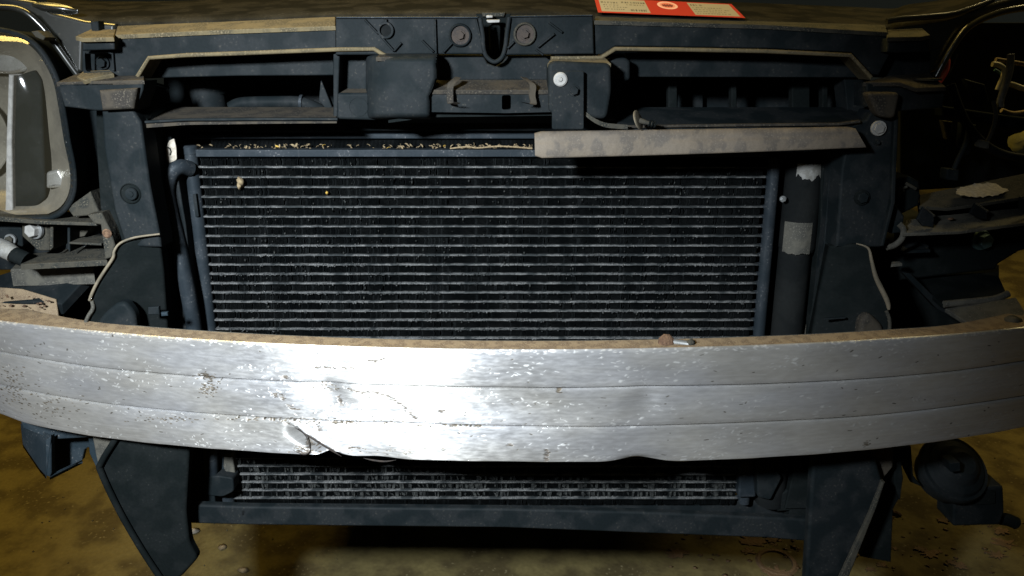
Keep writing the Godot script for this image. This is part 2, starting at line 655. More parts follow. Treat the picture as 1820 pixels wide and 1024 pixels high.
func beam_push(x: float, y: float) -> float:   # how far dents press the face in
	var o := 0.0
	for k in dents:
		var dd := Vector2((x - k[0].x) / k[1], (y - k[0].y) / k[2]).length_squared()
		if dd < 9.0: o += k[3] * exp(-dd)
	# torn fold near the lower edge: below the crease the metal is pushed in
	var p := Vector2(x, y)
	var along := (p - tear_a).dot((tear_b - tear_a).normalized())
	var len := tear_a.distance_to(tear_b)
	var q := (tear_b - tear_a).normalized()
	var below := (p - tear_a).dot(Vector2(q.y, -q.x))
	if along > -.012 and along < len + .004 and below > -.012 and below < .03:
		var fade := smoothstep(-.012, .012, along) * (1.0 - smoothstep(len - .014, len + .004, along))
		o += .0125 * smoothstep(0.0, .0022, below) * (1.0 - smoothstep(.004, .017, below)) * fade
		o -= .002 * smoothstep(-.008, -.0008, below) * (1.0 - smoothstep(-.0008, .001, below)) * fade
	return o

var dents := []
var tear_a := Vector2.ZERO
var tear_b := Vector2.ZERO

func build_beam() -> void:
	bt = beam_curve([[-120, 553], [0, 572], [150, 588], [300, 601], [460, 611], [600, 617], [740, 621], [900, 623], [1020, 623], [1150, 621], [1300, 617], [1450, 611], [1600, 602], [1700, 595], [1820, 583], [1960, 566]])
	b1 = beam_curve([[-120, 600], [9, 628], [146, 651], [293, 666], [460, 677], [674, 686], [900, 690], [1003, 691], [1164, 688], [1360, 684], [1565, 673], [1712, 659], [1820, 643], [1960, 620]])
	b2 = beam_curve([[-120, 655], [32, 692], [146, 713], [264, 727], [460, 743], [586, 749], [733, 754], [900, 758], [1046, 760], [1193, 757], [1360, 751], [1536, 741], [1653, 729], [1820, 705], [1960, 680]])
	bb = beam_curve([[-120, 700], [0, 736], [44, 752], [146, 773], [293, 791], [460, 804], [600, 812], [733, 818], [900, 821], [1046, 822], [1222, 820], [1360, 814], [1536, 801], [1712, 779], [1820, 760], [1960, 730]])
	var at := beam_hit(910, 720)
	at.y = at_x(bb, at.x)
	var root := thing("bumper_beam", "curved bare aluminium bumper beam spanning the whole width of the nose", "bumper beam", at)
	for k in [[580, 696, .020, .016, .0045], [1148, 712, .016, .014, .0035], [360, 668, .006, .006, .0012], [670, 815, .025, .008, .004], [1134, 822, .022, .007, .004], [700, 722, .03, .02, .002]]:
		var h := beam_hit(k[0], k[1])
		dents.append([Vector2(h.x, h.y), k[2], k[3], k[4]])
	var ha := beam_hit(526, 760)
	var hb := beam_hit(606, 809)
	tear_a = Vector2(ha.x, ha.y)
	tear_b = Vector2(hb.x, hb.y)
	var texs := beam_textures()
	var m := StandardMaterial3D.new()
	m.albedo_texture = texs[0]
	m.roughness_texture = texs[1]
	m.roughness_texture_channel = BaseMaterial3D.TEXTURE_CHANNEL_GREEN
	m.roughness = 1.0
	m.metallic = 0.72
	m.anisotropy_enabled = true
	m.anisotropy = -0.85
	m.normal_enabled = true
	m.normal_texture = texs[2]
	m.normal_scale = 0.35
	var cols := 440
	# three bands and the rounded lower edge, each its own part; grooves are real recesses between them
	var groove := .0010
	var bands := [["upper_face", bt, b1, 0.0, groove], ["middle_face", b1, b2, groove, groove], ["lower_face", b2, bb, groove, 0.0]]
	for bi in 3:
		var B = bands[bi]
		var rows := []
		var uvs := []
		var prof := []   # [fraction, inward]
		prof.append([-.010, .0045 if bi > 0 else .002, 1])
		prof.append([0.0, .0009, 1])
		prof.append([.02, 0.0, 0])
		var inner := 12 if bi == 2 else 9
		for k in range(1, inner): prof.append([.02 + .96 * k / inner, -.0004 * sin(PI * k / inner), 0])
		prof.append([.98, 0.0, 0])
		prof.append([1.0, .0008, 2])
		prof.append([1.010, .0045 if bi < 2 else .004, 2])
		if bi == 2:
			prof.append([1.018, .008, 2])
			prof.append([1.022, .03, 2])
		for k in prof:
			var line := []
			var ul := []
			for j in cols + 1:
				var x := lerpf(BX0, BX1, float(j) / cols)
				var yt: float = at_x(B[1], x) - B[3]
				var yb: float = at_x(B[2], x) + B[4]
				var y := lerpf(yt, yb, k[0])
				var push := beam_push(x, y)
				if bi == 2 and k[0] > .8:
					var lift := 0.0
					for c in [[596.0, 7.0, 26.0], [1134.0, 6.5, 42.0]]:
						var hx := beam_hit(c[0], 812).x
						lift += c[1] * .00056 * exp(-pow((x - hx) / (c[2] * .00056), 2.0))
					y += lift * smoothstep(.8, 1.0, k[0])
				y += .0004 * sin(x * 90.0 + bi) * (1.0 if k[2] == 2 and bi == 2 else 0.0)
				var slope := atan((x - beam_x0) / beam_r)
				var nn := Vector3(sin(slope), 0, cos(slope))
				var p: Vector3 = Vector3(x, y, beam_z(x)) - nn * (k[1] + push)
				line.append(p)
				var T := at_x(bt, x)
				ul.append(Vector2((x - BX0) / (BX1 - BX0), clampf((T - y) / (T - at_x(bb, x)), .002, .998)))
			rows.append(line)
			uvs.append(ul)
		var s := Shape.new()
		s.grid(rows, Vector3(0, 0, 1), uvs)
		obj(B[0], s, m, root)
	# groove bottoms
	for gi in 2:
		var c: Array = [b1, b2][gi]
		var s := Shape.new()
		var rows := [[], []]
		for j in 201:
			var x := lerpf(BX0, BX1, j / 200.0)
			var y := at_x(c, x)
			rows[0].append(Vector3(x, y + .0035, beam_z(x) - .0042 - beam_push(x, y)))
			rows[1].append(Vector3(x, y - .0035, beam_z(x) - .0042 - beam_push(x, y)))
		s.grid(rows, Vector3(0, 0, 1))
		var g := obj("groove", s, M.grime if gi == 0 else M.beam_top, root)
		g.set_meta("label", "dark pressed groove along the beam" if gi == 0 else "lower groove filled with tan dirt")
	# curled slivers of metal where the lower edge is torn
	for path in [[[524, 759, .0], [545, 771, 2.2], [565, 783, 3.6], [585, 796, 3.2], [607, 811, .4]], [[529, 764, .2], [541, 779, 2.0], [549, 792, 2.6], [551, 802, 2.0], [540, 807, 1.6], [522, 800, .3]], [[646, 815, .2], [662, 819, 1.8], [684, 821, 1.8], [704, 818, .2]]]:
		var edge := [[], [], []]
		var a3 := []
		var wd := []
		for q in path:
			var hp := beam_hit(q[0], q[1])
			a3.append(hp + Vector3(0, 0, .0012 - beam_push(hp.x, hp.y) * .5))
			wd.append(Vector3(q[2] * .00052, 0, 0))
		a3 = curve(a3, 5)
		wd = curve(wd, 5)
		for i in a3.size():
			edge[0].append(a3[i] + Vector3(0, wd[i].x, -.0004))
			edge[1].append(a3[i] + Vector3(0, 0, wd[i].x * .9))
			edge[2].append(a3[i] - Vector3(0, wd[i].x, .0010))
		var sl := Shape.new()
		sl.grid(edge, Vector3(0, 0, 1))
		var so := obj("torn_lip", sl, M.bronze, root)
		so.set_meta("label", "brown curled sliver where the beam's edge is torn")
	# top flange with dirt, back wall
	var s2 := Shape.new()
	var tr := []
	for k in [[.0015, 0.0], [.004, .0003], [.010, -.0004], [.017, 0.0], [.023, -.0004]]:
		var line := []
		for j in 201:
			var x := lerpf(BX0, BX1, j / 200.0)
			var wide := 1.0 + 1.0 * smoothstep(.42, .6, absf(x))
			line.append(Vector3(x, at_x(bt, x) - .0006 + k[1], beam_z(x) - k[0] * wide))
		tr.append(line)
	s2.sheet(tr, Vector3(0, 1, 0), .003)
	obj("top_flange", s2, M.beam_top, root)
	var s3 := Shape.new()
	var br := []
	for k in 2:
		var line := []
		for j in 101:
			var x := lerpf(BX0, BX1, j / 100.0)
			line.append(Vector3(x, at_x(bt, x) - .004 if k == 0 else at_x(bb, x) - .002, beam_z(x) - .03))
		br.append(line)
	s3.grid(br, Vector3(0, 0, -1))
	obj("back_wall", s3, M.grey_metal, root)

func beam_textures() -> Array:
	var w := 2048
	var h := 320
	var im := Image.create(w, h, false, Image.FORMAT_RGB8)
	var ro := Image.create(w, h, false, Image.FORMAT_RGB8)
	var bu := Image.create(w, h, false, Image.FORMAT_RGB8)
	var big := FastNoiseLite.new(); big.seed = 4; big.frequency = .006; big.fractal_octaves = 4
	var sml := FastNoiseLite.new(); sml.seed = 8; sml.frequency = .09; sml.fractal_octaves = 3
	var streak := []
	for y in h: streak.append(rng.randf_range(-1, 1) * .5 + (streak[y - 1] * .5 if y > 0 else 0.0))
	for y in h:
		for x in w:
			var a := big.get_noise_2d(x, y * 1.4)
			var b := sml.get_noise_2d(x * .5, y)
			var st: float = streak[y] * (.6 + .8 * big.get_noise_2d(x * .4 + 900.0, y))
			var v := .50 + .09 * a + .045 * b + .06 * st
			var warm := clampf(.5 + 1.2 * big.get_noise_2d(x * .7 + 3000.0, y * .8), 0.0, 1.0)
			var c := Color(v * (1.0 + .04 * warm), v * (1.0 + .01 * warm), v * (1.02 - .07 * warm))
			im.set_pixel(x, y, c.linear_to_srgb())
			var r := clampf(.43 + .10 * b + .10 * a, .2, .8)
			ro.set_pixel(x, y, Color(r, r, r))
			var q := clampf(.5 + .10 * b + .05 * st, 0, 1)
			bu.set_pixel(x, y, Color(q, q, q))
	# oxide specks and chips: short strokes with their own outline, thick in patches
	var clump := FastNoiseLite.new(); clump.seed = 31; clump.frequency = .008; clump.fractal_octaves = 3
	var made := 0
	while made < 1700:
		var x := rng.randi_range(0, w - 1)
		var y := rng.randi_range(2, h - 3)
		if rng.randf() > .12 + 1.7 * clump.get_noise_2d(x, y * 1.5): continue
		made += 1
		var len := rng.randf_range(1.0, 5.5)
		var an := rng.randf_range(0, TAU)
		var wd := rng.randf_range(.4, 1.25) if rng.randf() < .95 else rng.randf_range(1.6, 2.8)
		var val := rng.randf_range(.54, .78)
		stroke(im, ro, bu, Vector2(x, y), Vector2(cos(an), sin(an)) * len, wd, Color(val, val * .99, val * .96), .75, .8)
	# chips along the upper edge
	for i in 520:
		var x := rng.randi_range(0, w - 1)
		var y := absf(rng.randfn(0, 5.0))
		var val := rng.randf_range(.65, .9)
		stroke(im, ro, bu, Vector2(x, y), Vector2(rng.randf_range(-3, 3), rng.randf_range(-2, 2)), rng.randf_range(.7, 1.6), Color(val, val * .98, val * .94), .7, .7)
	# long drawing lines left by the extrusion die and later scrapes
	for i in 260:
		var x := rng.randi_range(0, w - 1)
		var y := rng.randf_range(3, h - 3)
		var val := rng.randf_range(.36, .70)
		stroke(im, ro, bu, Vector2(x, y), Vector2(rng.randf_range(20, 160), rng.randf_range(-1.2, 1.2)), rng.randf_range(-.15, .35), Color(val, val, val * .98), .5, .5)
	# small dark nicks
	for i in 170:
		var x := rng.randi_range(0, w - 1)
		var y := rng.randi_range(3, h - 3)
		var an := rng.randf_range(0, TAU)
		stroke(im, ro, bu, Vector2(x, y), Vector2(cos(an), sin(an)) * rng.randf_range(1, 5), rng.randf_range(.5, 1.1), Color(.10, .09, .075), .8, .35)
	# scars seen on the beam
	var scars := [
		[[615, 692], [640, 697], [665, 697], [690, 705], [712, 720], [728, 736], [745, 748]],
		[[600, 705], [604, 722]], [[528, 764], [545, 773], [565, 784], [585, 796], [604, 808]], [[529, 765], [540, 780], [548, 792], [549, 803], [538, 806], [524, 800]], [[530, 768], [548, 780], [560, 790]], [[530, 765], [552, 800], [545, 808]], [[563, 755], [568, 768]], [[500, 700], [505, 712]],
		[[512, 720], [520, 727], [530, 728]], [[487, 698], [488, 706]], [[970, 799], [974, 806], [970, 814], [970, 820]], [[905, 790], [910, 791]],
		[[655, 640], [668, 642], [682, 636]], [[560, 652], [590, 653], [640, 655]], [[780, 731], [790, 730]], [[527, 792], [548, 802]], [[622, 795], [640, 797]], [[505, 668], [507, 673]]]
	for sc in scars:
		for i in sc.size() - 1:
			for k in 9:
				var a := beam_uv(lerpf(sc[i][0], sc[i + 1][0], k / 9.0), lerpf(sc[i][1], sc[i + 1][1], k / 9.0))
				var p := Vector2(a.x * w, a.y * h) + Vector2(rng.randfn(0, 1.6), rng.randfn(0, 1.3))
				var g := rng.randf_range(.06, .2)
				stroke(im, ro, bu, p, Vector2(rng.randf_range(-4, 4), rng.randf_range(-2, 2)), rng.randf_range(.7, 1.7), Color(g * 1.1, g * .95, g * .8), .85, .25)
	# grit splash and tar spots
	for sp in [[362, 668, 16, 6, 60], [372, 690, 20, 14, 70], [994, 694, 5, 4, 24], [580, 690, 30, 9, 26], [20, 690, 30, 40, 120], [1540, 790, 6, 4, 18], [300, 745, 60, 5, 40], [480, 745, 120, 3, 70], [640, 751, 120, 3, 90], [820, 757, 90, 2, 60], [90, 720, 60, 30, 70], [560, 800, 60, 8, 50], [700, 800, 70, 10, 40]]:
		for i in sp[4]:
			var a := beam_uv(sp[0] + rng.randfn(0, sp[2] * .5), sp[1] + rng.randfn(0, sp[3] * .5))
			var g := rng.randf_range(.05, .2)
			stroke(im, ro, bu, Vector2(a.x * w, a.y * h), Vector2(rng.randf_range(-2, 2), rng.randf_range(-1, 1)), rng.randf_range(.6, 1.5), Color(g * 1.1, g * .92, g * .7), .85, .3)
	bu.bump_map_to_normal_map(4.0)
	im.generate_mipmaps()
	ro.generate_mipmaps()
	return [ImageTexture.create_from_image(im), ImageTexture.create_from_image(ro), ImageTexture.create_from_image(bu)]

func stroke(im: Image, ro: Image, bu: Image, p: Vector2, run: Vector2, wd: float, c: Color, rough: float, high: float) -> void:
	var a := p - run * .5
	var b := p + run * .5
	var x0 := int(minf(a.x, b.x) - wd)
	var x1 := int(maxf(a.x, b.x) + wd) + 1
	var y0 := int(minf(a.y, b.y) - wd)
	var y1 := int(maxf(a.y, b.y) + wd) + 1
	for y in range(maxi(y0, 0), mini(y1 + 1, im.get_height())):
		for x in range(maxi(x0, 0), mini(x1 + 1, im.get_width())):
			var d := 0.0
			if run.length_squared() > .01: d = seg_dist(Vector2(x, y), a, b)
			else: d = Vector2(x, y).distance_to(p)
			var k := clampf(wd + .5 - d, 0, 1) * (.72 if c.g > .4 else 1.0)
			if k > 0.0:
				im.set_pixel(x, y, im.get_pixel(x, y).lerp(c.linear_to_srgb(), k))
				ro.set_pixel(x, y, ro.get_pixel(x, y).lerp(Color(rough, rough, rough), k))
				bu.set_pixel(x, y, bu.get_pixel(x, y).lerp(Color(high, high, high), k * .6))

# ---------------------------------------------------------------- condenser
func build_condenser() -> void:
	var xl := loc(352, 300).x
	var xr := loc(1362, 300).x
	var y0 := loc(700, 297.5).y
	var dy := (y0 - loc(700, 586).y) / 17.0
	var rows := int(round((y0 - loc(700, 882).y) / dy)) + 1
	var root := thing("condenser", "black finned air conditioning condenser core behind the aluminium beam", "condenser", L(0, y0 - dy * rows, 0))
	var o := root.position
	# flat tubes
	var long := (xr - xl)
	var variants := []
	for k in 4:
		var s := Shape.new()
		var n := 160
		var top := []
		var lines := [[], [], [], [], []]
		for j in n + 1:
			var x := lerpf(xl, xr, float(j) / n)
			var wob := rng.randf_range(-.00018, .00018)
			var th := .00120 + rng.randf_range(-.00012, .00022)
			lines[0].append(L(x, th + wob, -.016))
			lines[1].append(L(x, th + wob, -.0008))
			lines[2].append(L(x, wob, rng.randf_range(-.0002, .0003)))
			lines[3].append(L(x, -th + wob, -.0008))
			lines[4].append(L(x, -th + wob, -.016))
		s.grid(lines, nrm)
		variants.append(mesh_of(s, base_point))
	# folded fin ribbon between two tubes, some fins bent over
	var ribbons := []
	for k in 4:
		var s := Shape.new()
		var n := 470
		var px := 0.0
		var hh := dy * .5 - .001
		for j in n:
			var x := lerpf(xl + .002, xr - .002, (j + .5) / n)
			var bend := 0.0
			if rng.randf() < .05: bend = rng.randf_range(-.0016, .0016)
			var dz := rng.randf_range(-.0008, 0.0) - (.0 if rng.randf() > .03 else .002)
			var a := L(x - .0005, hh, -.003 + dz)
			var b := L(x + .0005 + bend, 0.0, -.003 + dz + absf(bend) * .5)
			var c := L(x - .0005 + bend * .3, -hh, -.003 + dz)
			var back := -nrm * .012
			s.quad(a, b, b + back, a + back, Vector3.RIGHT, Vector3.RIGHT, Vector3.RIGHT, Vector3.RIGHT)
			s.quad(b, c, c + back, b + back, Vector3.RIGHT, Vector3.RIGHT, Vector3.RIGHT, Vector3.RIGHT)
			var ew := Vector3.RIGHT * (.00022 if rng.randf() < .9 else .0005)
			s.quad(a - ew, a + ew, b + ew, b - ew, nrm, nrm, nrm, nrm)
			s.quad(b - ew, b + ew, c + ew, c - ew, nrm, nrm, nrm, nrm)
		ribbons.append(mesh_of(s, base_point))
	for i in rows:
		var t := MeshInstance3D.new()
		t.name = "tube"
		t.mesh = variants[rng.randi() % 4]
		t.material_override = M.tube
		t.position = L(0, y0 - dy * i, 0) - o
		root.add_child(t, true)
		var f := MeshInstance3D.new()
		f.name = "fin_row"
		f.mesh = ribbons[rng.randi() % 4]
		f.material_override = M.fin
		f.position = L(0, y0 - dy * (i + .5), 0) - o
		root.add_child(f, true)
	# rail over the top row and the shadowed slot beneath it
	var rail := Shape.new()
	var ry := loc(700, 272).y
	rail.box(L((xl + xr) * .5, ry, -.004), Vector3.RIGHT * long * .5, upl * .0042, nrm * .008, .0012)
	obj("top_rail", rail, M.tube_clean, root)
	var frow := MeshInstance3D.new()
	frow.name = "fin_row"
	frow.mesh = ribbons[1]
	frow.material_override = M.fin
	frow.position = L(0, y0 + dy * .5, 0) - o
	root.add_child(frow, true)
	# bent, dusty fins in the open rows below the beam, and burst corrosion on the tubes: too many to count
	var bits := Shape.new()
	for i in range(rows - 6, rows - 1):
		for k in 110:
			var x := rng.randf_range(xl + .004, xr - .004)
			var y := y0 - dy * (i + .5)
			var hh := rng.randf_range(.0012, dy * .46)
			var wd := rng.randf_range(.0007, .0022)
			var ln := rng.randf_range(-.0015, .0015)
			var dd := rng.randf_range(-.003, -.0008)
			var a := L(x - wd, y + hh, dd - .002)
			var b := L(x + wd, y + hh * .9, dd)
			var c := L(x + wd + ln, y - hh, dd)
			var e := L(x - wd + ln, y - hh * rng.randf_range(.5, 1.0), dd - .002)
			bits.quad(a, b, c, e, nrm, nrm, nrm, nrm)
	var bo := obj("bent_fins", bits, M.fin_dirty, root)
	bo.set_meta("kind", "stuff")
	var crust := Shape.new()
	var cl := FastNoiseLite.new(); cl.seed = 77; cl.frequency = 9.0
	var n2 := 0
	while n2 < 2600:
		var i := rng.randi_range(0, 19)
		var x := rng.randf_range(xl + .01, xr - .01)
		var want := .10 + .85 * smoothstep(6.0, 11.0, float(i)) * (1.0 - .5 * smoothstep(15.0, 19.0, float(i)))
		if cl.get_noise_2d(x, i * .17) < .05 and rng.randf() > .18: continue
		if rng.randf() > want: continue
		n2 += 1
		var p := L(x, y0 - dy * i + rng.randfn(0, .0009), rng.randf_range(-.0006, .0006))
		crust.lump(p, Vector3(rng.randf_range(.0004, .0013), rng.randf_range(.0003, .0011), .0006), rng, .35, 5, 3)
	var co := obj("corrosion", crust, M.tube, root)
	co.set_meta("kind", "stuff")
	co.set_meta("label", "pale grey corrosion crumbs on the tubes")
	# specks of grit caught in the fins
	var grit := Shape.new()
	for k in 520:
		var x := rng.randf_range(xl, xr)
		var y := y0 - dy * rng.randf_range(-.9, 16.0) * (rng.randf() if rng.randf() < .5 else 1.0)
		var r := rng.randf_range(.0004, .0012)
		grit.lump(L(x, y, -.0015), Vector3(r * rng.randf_range(.5, 1.2), r * rng.randf_range(.6, 3.0), r), rng, .4, 5, 3)
	var go := obj("grit", grit, M.fin_dirty, root)
	go.set_meta("kind", "stuff")
	# header pipes either side
	var hl := loc(340, 300).x
	var hr := loc(1377, 300).x
	var yb := y0 - dy * (rows - .4)
	var yt := loc(333, 264).y
	for q in [[hl, yt, .0076], [hr, loc(1377, 283).y, .0068]]:
		var s := Shape.new()
		var pts := []
		for k in 13: pts.append(L(q[0], lerpf(q[1], yb, k / 12.0), -.003))
		s.tube(pts, q[2], 18)
		var hd := obj("header_pipe", s, M.tube_clean, root)
		var cap := Shape.new()
		cap.lathe(L(q[0], q[1], -.003), upl, [[q[2] * 1.08, -.006], [q[2] * 1.08, .0015], [q[2] * .8, .003], [0.0, .003]], 18)
		obj("cap", cap, M.tube_clean, hd)
	# serrated ends where the tubes enter the header
	for i in rows:
		for sd in [0, 1]:
			var s := Shape.new()
			var c := L((xl - .001) if sd == 0 else (xr + .001), y0 - dy * i, -.001)
			s.prism([c + upl * .0028 + Vector3.RIGHT * (-.006 if sd == 0 else .006), c + Vector3.RIGHT * (.005 if sd == 0 else -.005), c - upl * .0028 + Vector3.RIGHT * (-.006 if sd == 0 else .006)], -nrm * .006, .0004, 1)
			obj("tube_collar", s, M.tube_clean, root)
	# refrigerant pipe on the left
	pipe("refrigerant_pipe", [[338, 300, .004], [318, 297, .016], [303, 310, .02], [296, 338, .022], [302, 375, .022], [313, 420, .022], [324, 470, .022], [336, 530, .022], [346, 590, .02], [356, 660, .02], [366, 740, .02], [374, 800, .016], [378, 850, .012], [400, 862, .006]], .0085, M.tube_clean, root)
	# slit clip on left header
	plate("clip", [[342, 346], [348, 345], [353, 385], [347, 386]], .0075, .004, M.plastic, root, .0005)
	# receiver drier on the right
	var dx := loc(1430, 330, .0).x
	var dtop := loc(1430, 283).y
	var dmid := loc(1428, 446).y
	var s4 := Shape.new()
	s4.lathe(L(dx, dmid, -.004), upl, [[.0, -.0], [.0192, -.0], [.0205, .004], [.0205, dtop - dmid - .004], [.018, dtop - dmid], [0, dtop - dmid + .001]], 28)
	var drier := obj("receiver_drier", s4, M.black, root)
	var s5 := Shape.new()
	s5.lathe(L(dx - .002, yb, -.004), upl, [[0, 0], [.0180, 0], [.0180, dmid - yb + .002]], 28)
	obj("lower_body", s5, M.black, drier)
	var torn := Shape.new()
	wrap_round(torn, dx, dtop - .003, loc(1430, 313).y, -.004, .0208, -.75, .85, .0035)
	var tl := obj("torn_label", torn, M.white_plastic, drier)
	tl.set_meta("label", "torn white paper label round the top")
	var clamp_ := Shape.new()
	wrap_round(clamp_, dx - .001, loc(1415, 391).y, loc(1415, 446).y, -.004, .0212, -1.1, .42, .0012)
	obj("clamp_band", clamp_, M.grey_metal, drier)
	hex_bolt("clamp_screw", W(1392, 354, .012), nrm, .0035, M.steel, M.steel, drier, .003)
	# foam strip beside the drier
	pipe("foam_strip", [[1469, 330, .0], [1464, 380, .0], [1456, 440, .0], [1449, 500, .0], [1438, 560, .0], [1430, 610, .0], [1428, 660, .0]], .0018, M.grime, root, 5, 6)
	# lower end fittings
	plate("end_block", [[398, 805], [412, 804], [418, 842], [414, 858], [404, 850], [396, 830]], .009, .012, M.grey_metal, root, .002)
	plate("end_block", rounded([[1316, 822], [1340, 816], [1345, 885], [1312, 886]], 5), .010, .02, M.tube_clean, root, .003)

func wrap_round(s: Shape, x: float, y1: float, y0: float, d: float, r: float, a0: float, a1: float, ragged: float) -> void:
	var rows := []
	var lo := []
	var hi := []
	var n := 24
	for j in n + 1:
		lo.append(y0 + ragged * (.55 * sin(j * .37 + 1.0) + .45 * sin(j * .83) + rng.randf_range(-.35, .35)))
		hi.append(y1 + rng.randf_range(-ragged, 0) * .3)
	for i in 5:
		var line := []
		for j in n + 1:
			var a := lerpf(a0, a1, float(j) / n)
			line.append(L(x + sin(a) * r, lerpf(hi[j], lo[j], i / 4.0), d + cos(a) * r))
		rows.append(line)
	s.grid(rows, nrm)

# ---------------------------------------------------------------- radiator behind
func build_radiator() -> void:
	var xl := loc(318, 250).x
	var xr := loc(1460, 250).x
	var root := thing("radiator", "black radiator whose top edge shows above the condenser", "radiator", L(0, loc(900, 900).y, -.04))
	var y1 := loc(900, 250).y
	var y0 := loc(900, 905).y
	var s := Shape.new()
	s.box(L((xl + xr) * .5, (y0 + y1) * .5, -.05), Vector3.RIGHT * (xr - xl) * .5, upl * (y1 - y0) * .5, nrm * .012, .001)
	obj("core", s, M.fin, root)
	for b in [[213, 234, -.006, M.plastic, "top_tank"], [237, 248, -.010, M.tube_clean, "seam_rail"]]:
		var t := Shape.new()
		var ya := loc(700, b[0], b[2]).y
		var yb := loc(700, b[1], b[2]).y
		t.box(L((xl + xr) * .5 + (.002 if b[4] == "top_tank" else 0.0), (ya + yb) * .5, b[2] - .02), Vector3.RIGHT * (xr - xl) * .5, upl * (ya - yb) * .5, nrm * .02, .002)
		obj(b[4], t, b[3], root)
	var st := Shape.new()
	var ya2 := loc(700, 249, -.014).y
	var yb2 := loc(700, 266, -.014).y
	for j in 420:
		var x := lerpf(xl + .03, xr - .06, j / 420.0)
		st.box(L(x, (ya2 + yb2) * .5, -.022), Vector3.RIGHT * .00035, upl * (ya2 - yb2) * .5, nrm * .008, 0.0)
	var so := obj("fins", st, M.fin, root)
	so.set_meta("kind", "stuff")
	var sh := Shape.new()
	sh.box(L((xl + xr) * .5, yb2 - .001, -.02), Vector3.RIGHT * (xr - xl) * .49, upl * .001, nrm * .014, .0004)
	obj("lower_seam", sh, M.tube_clean, root)

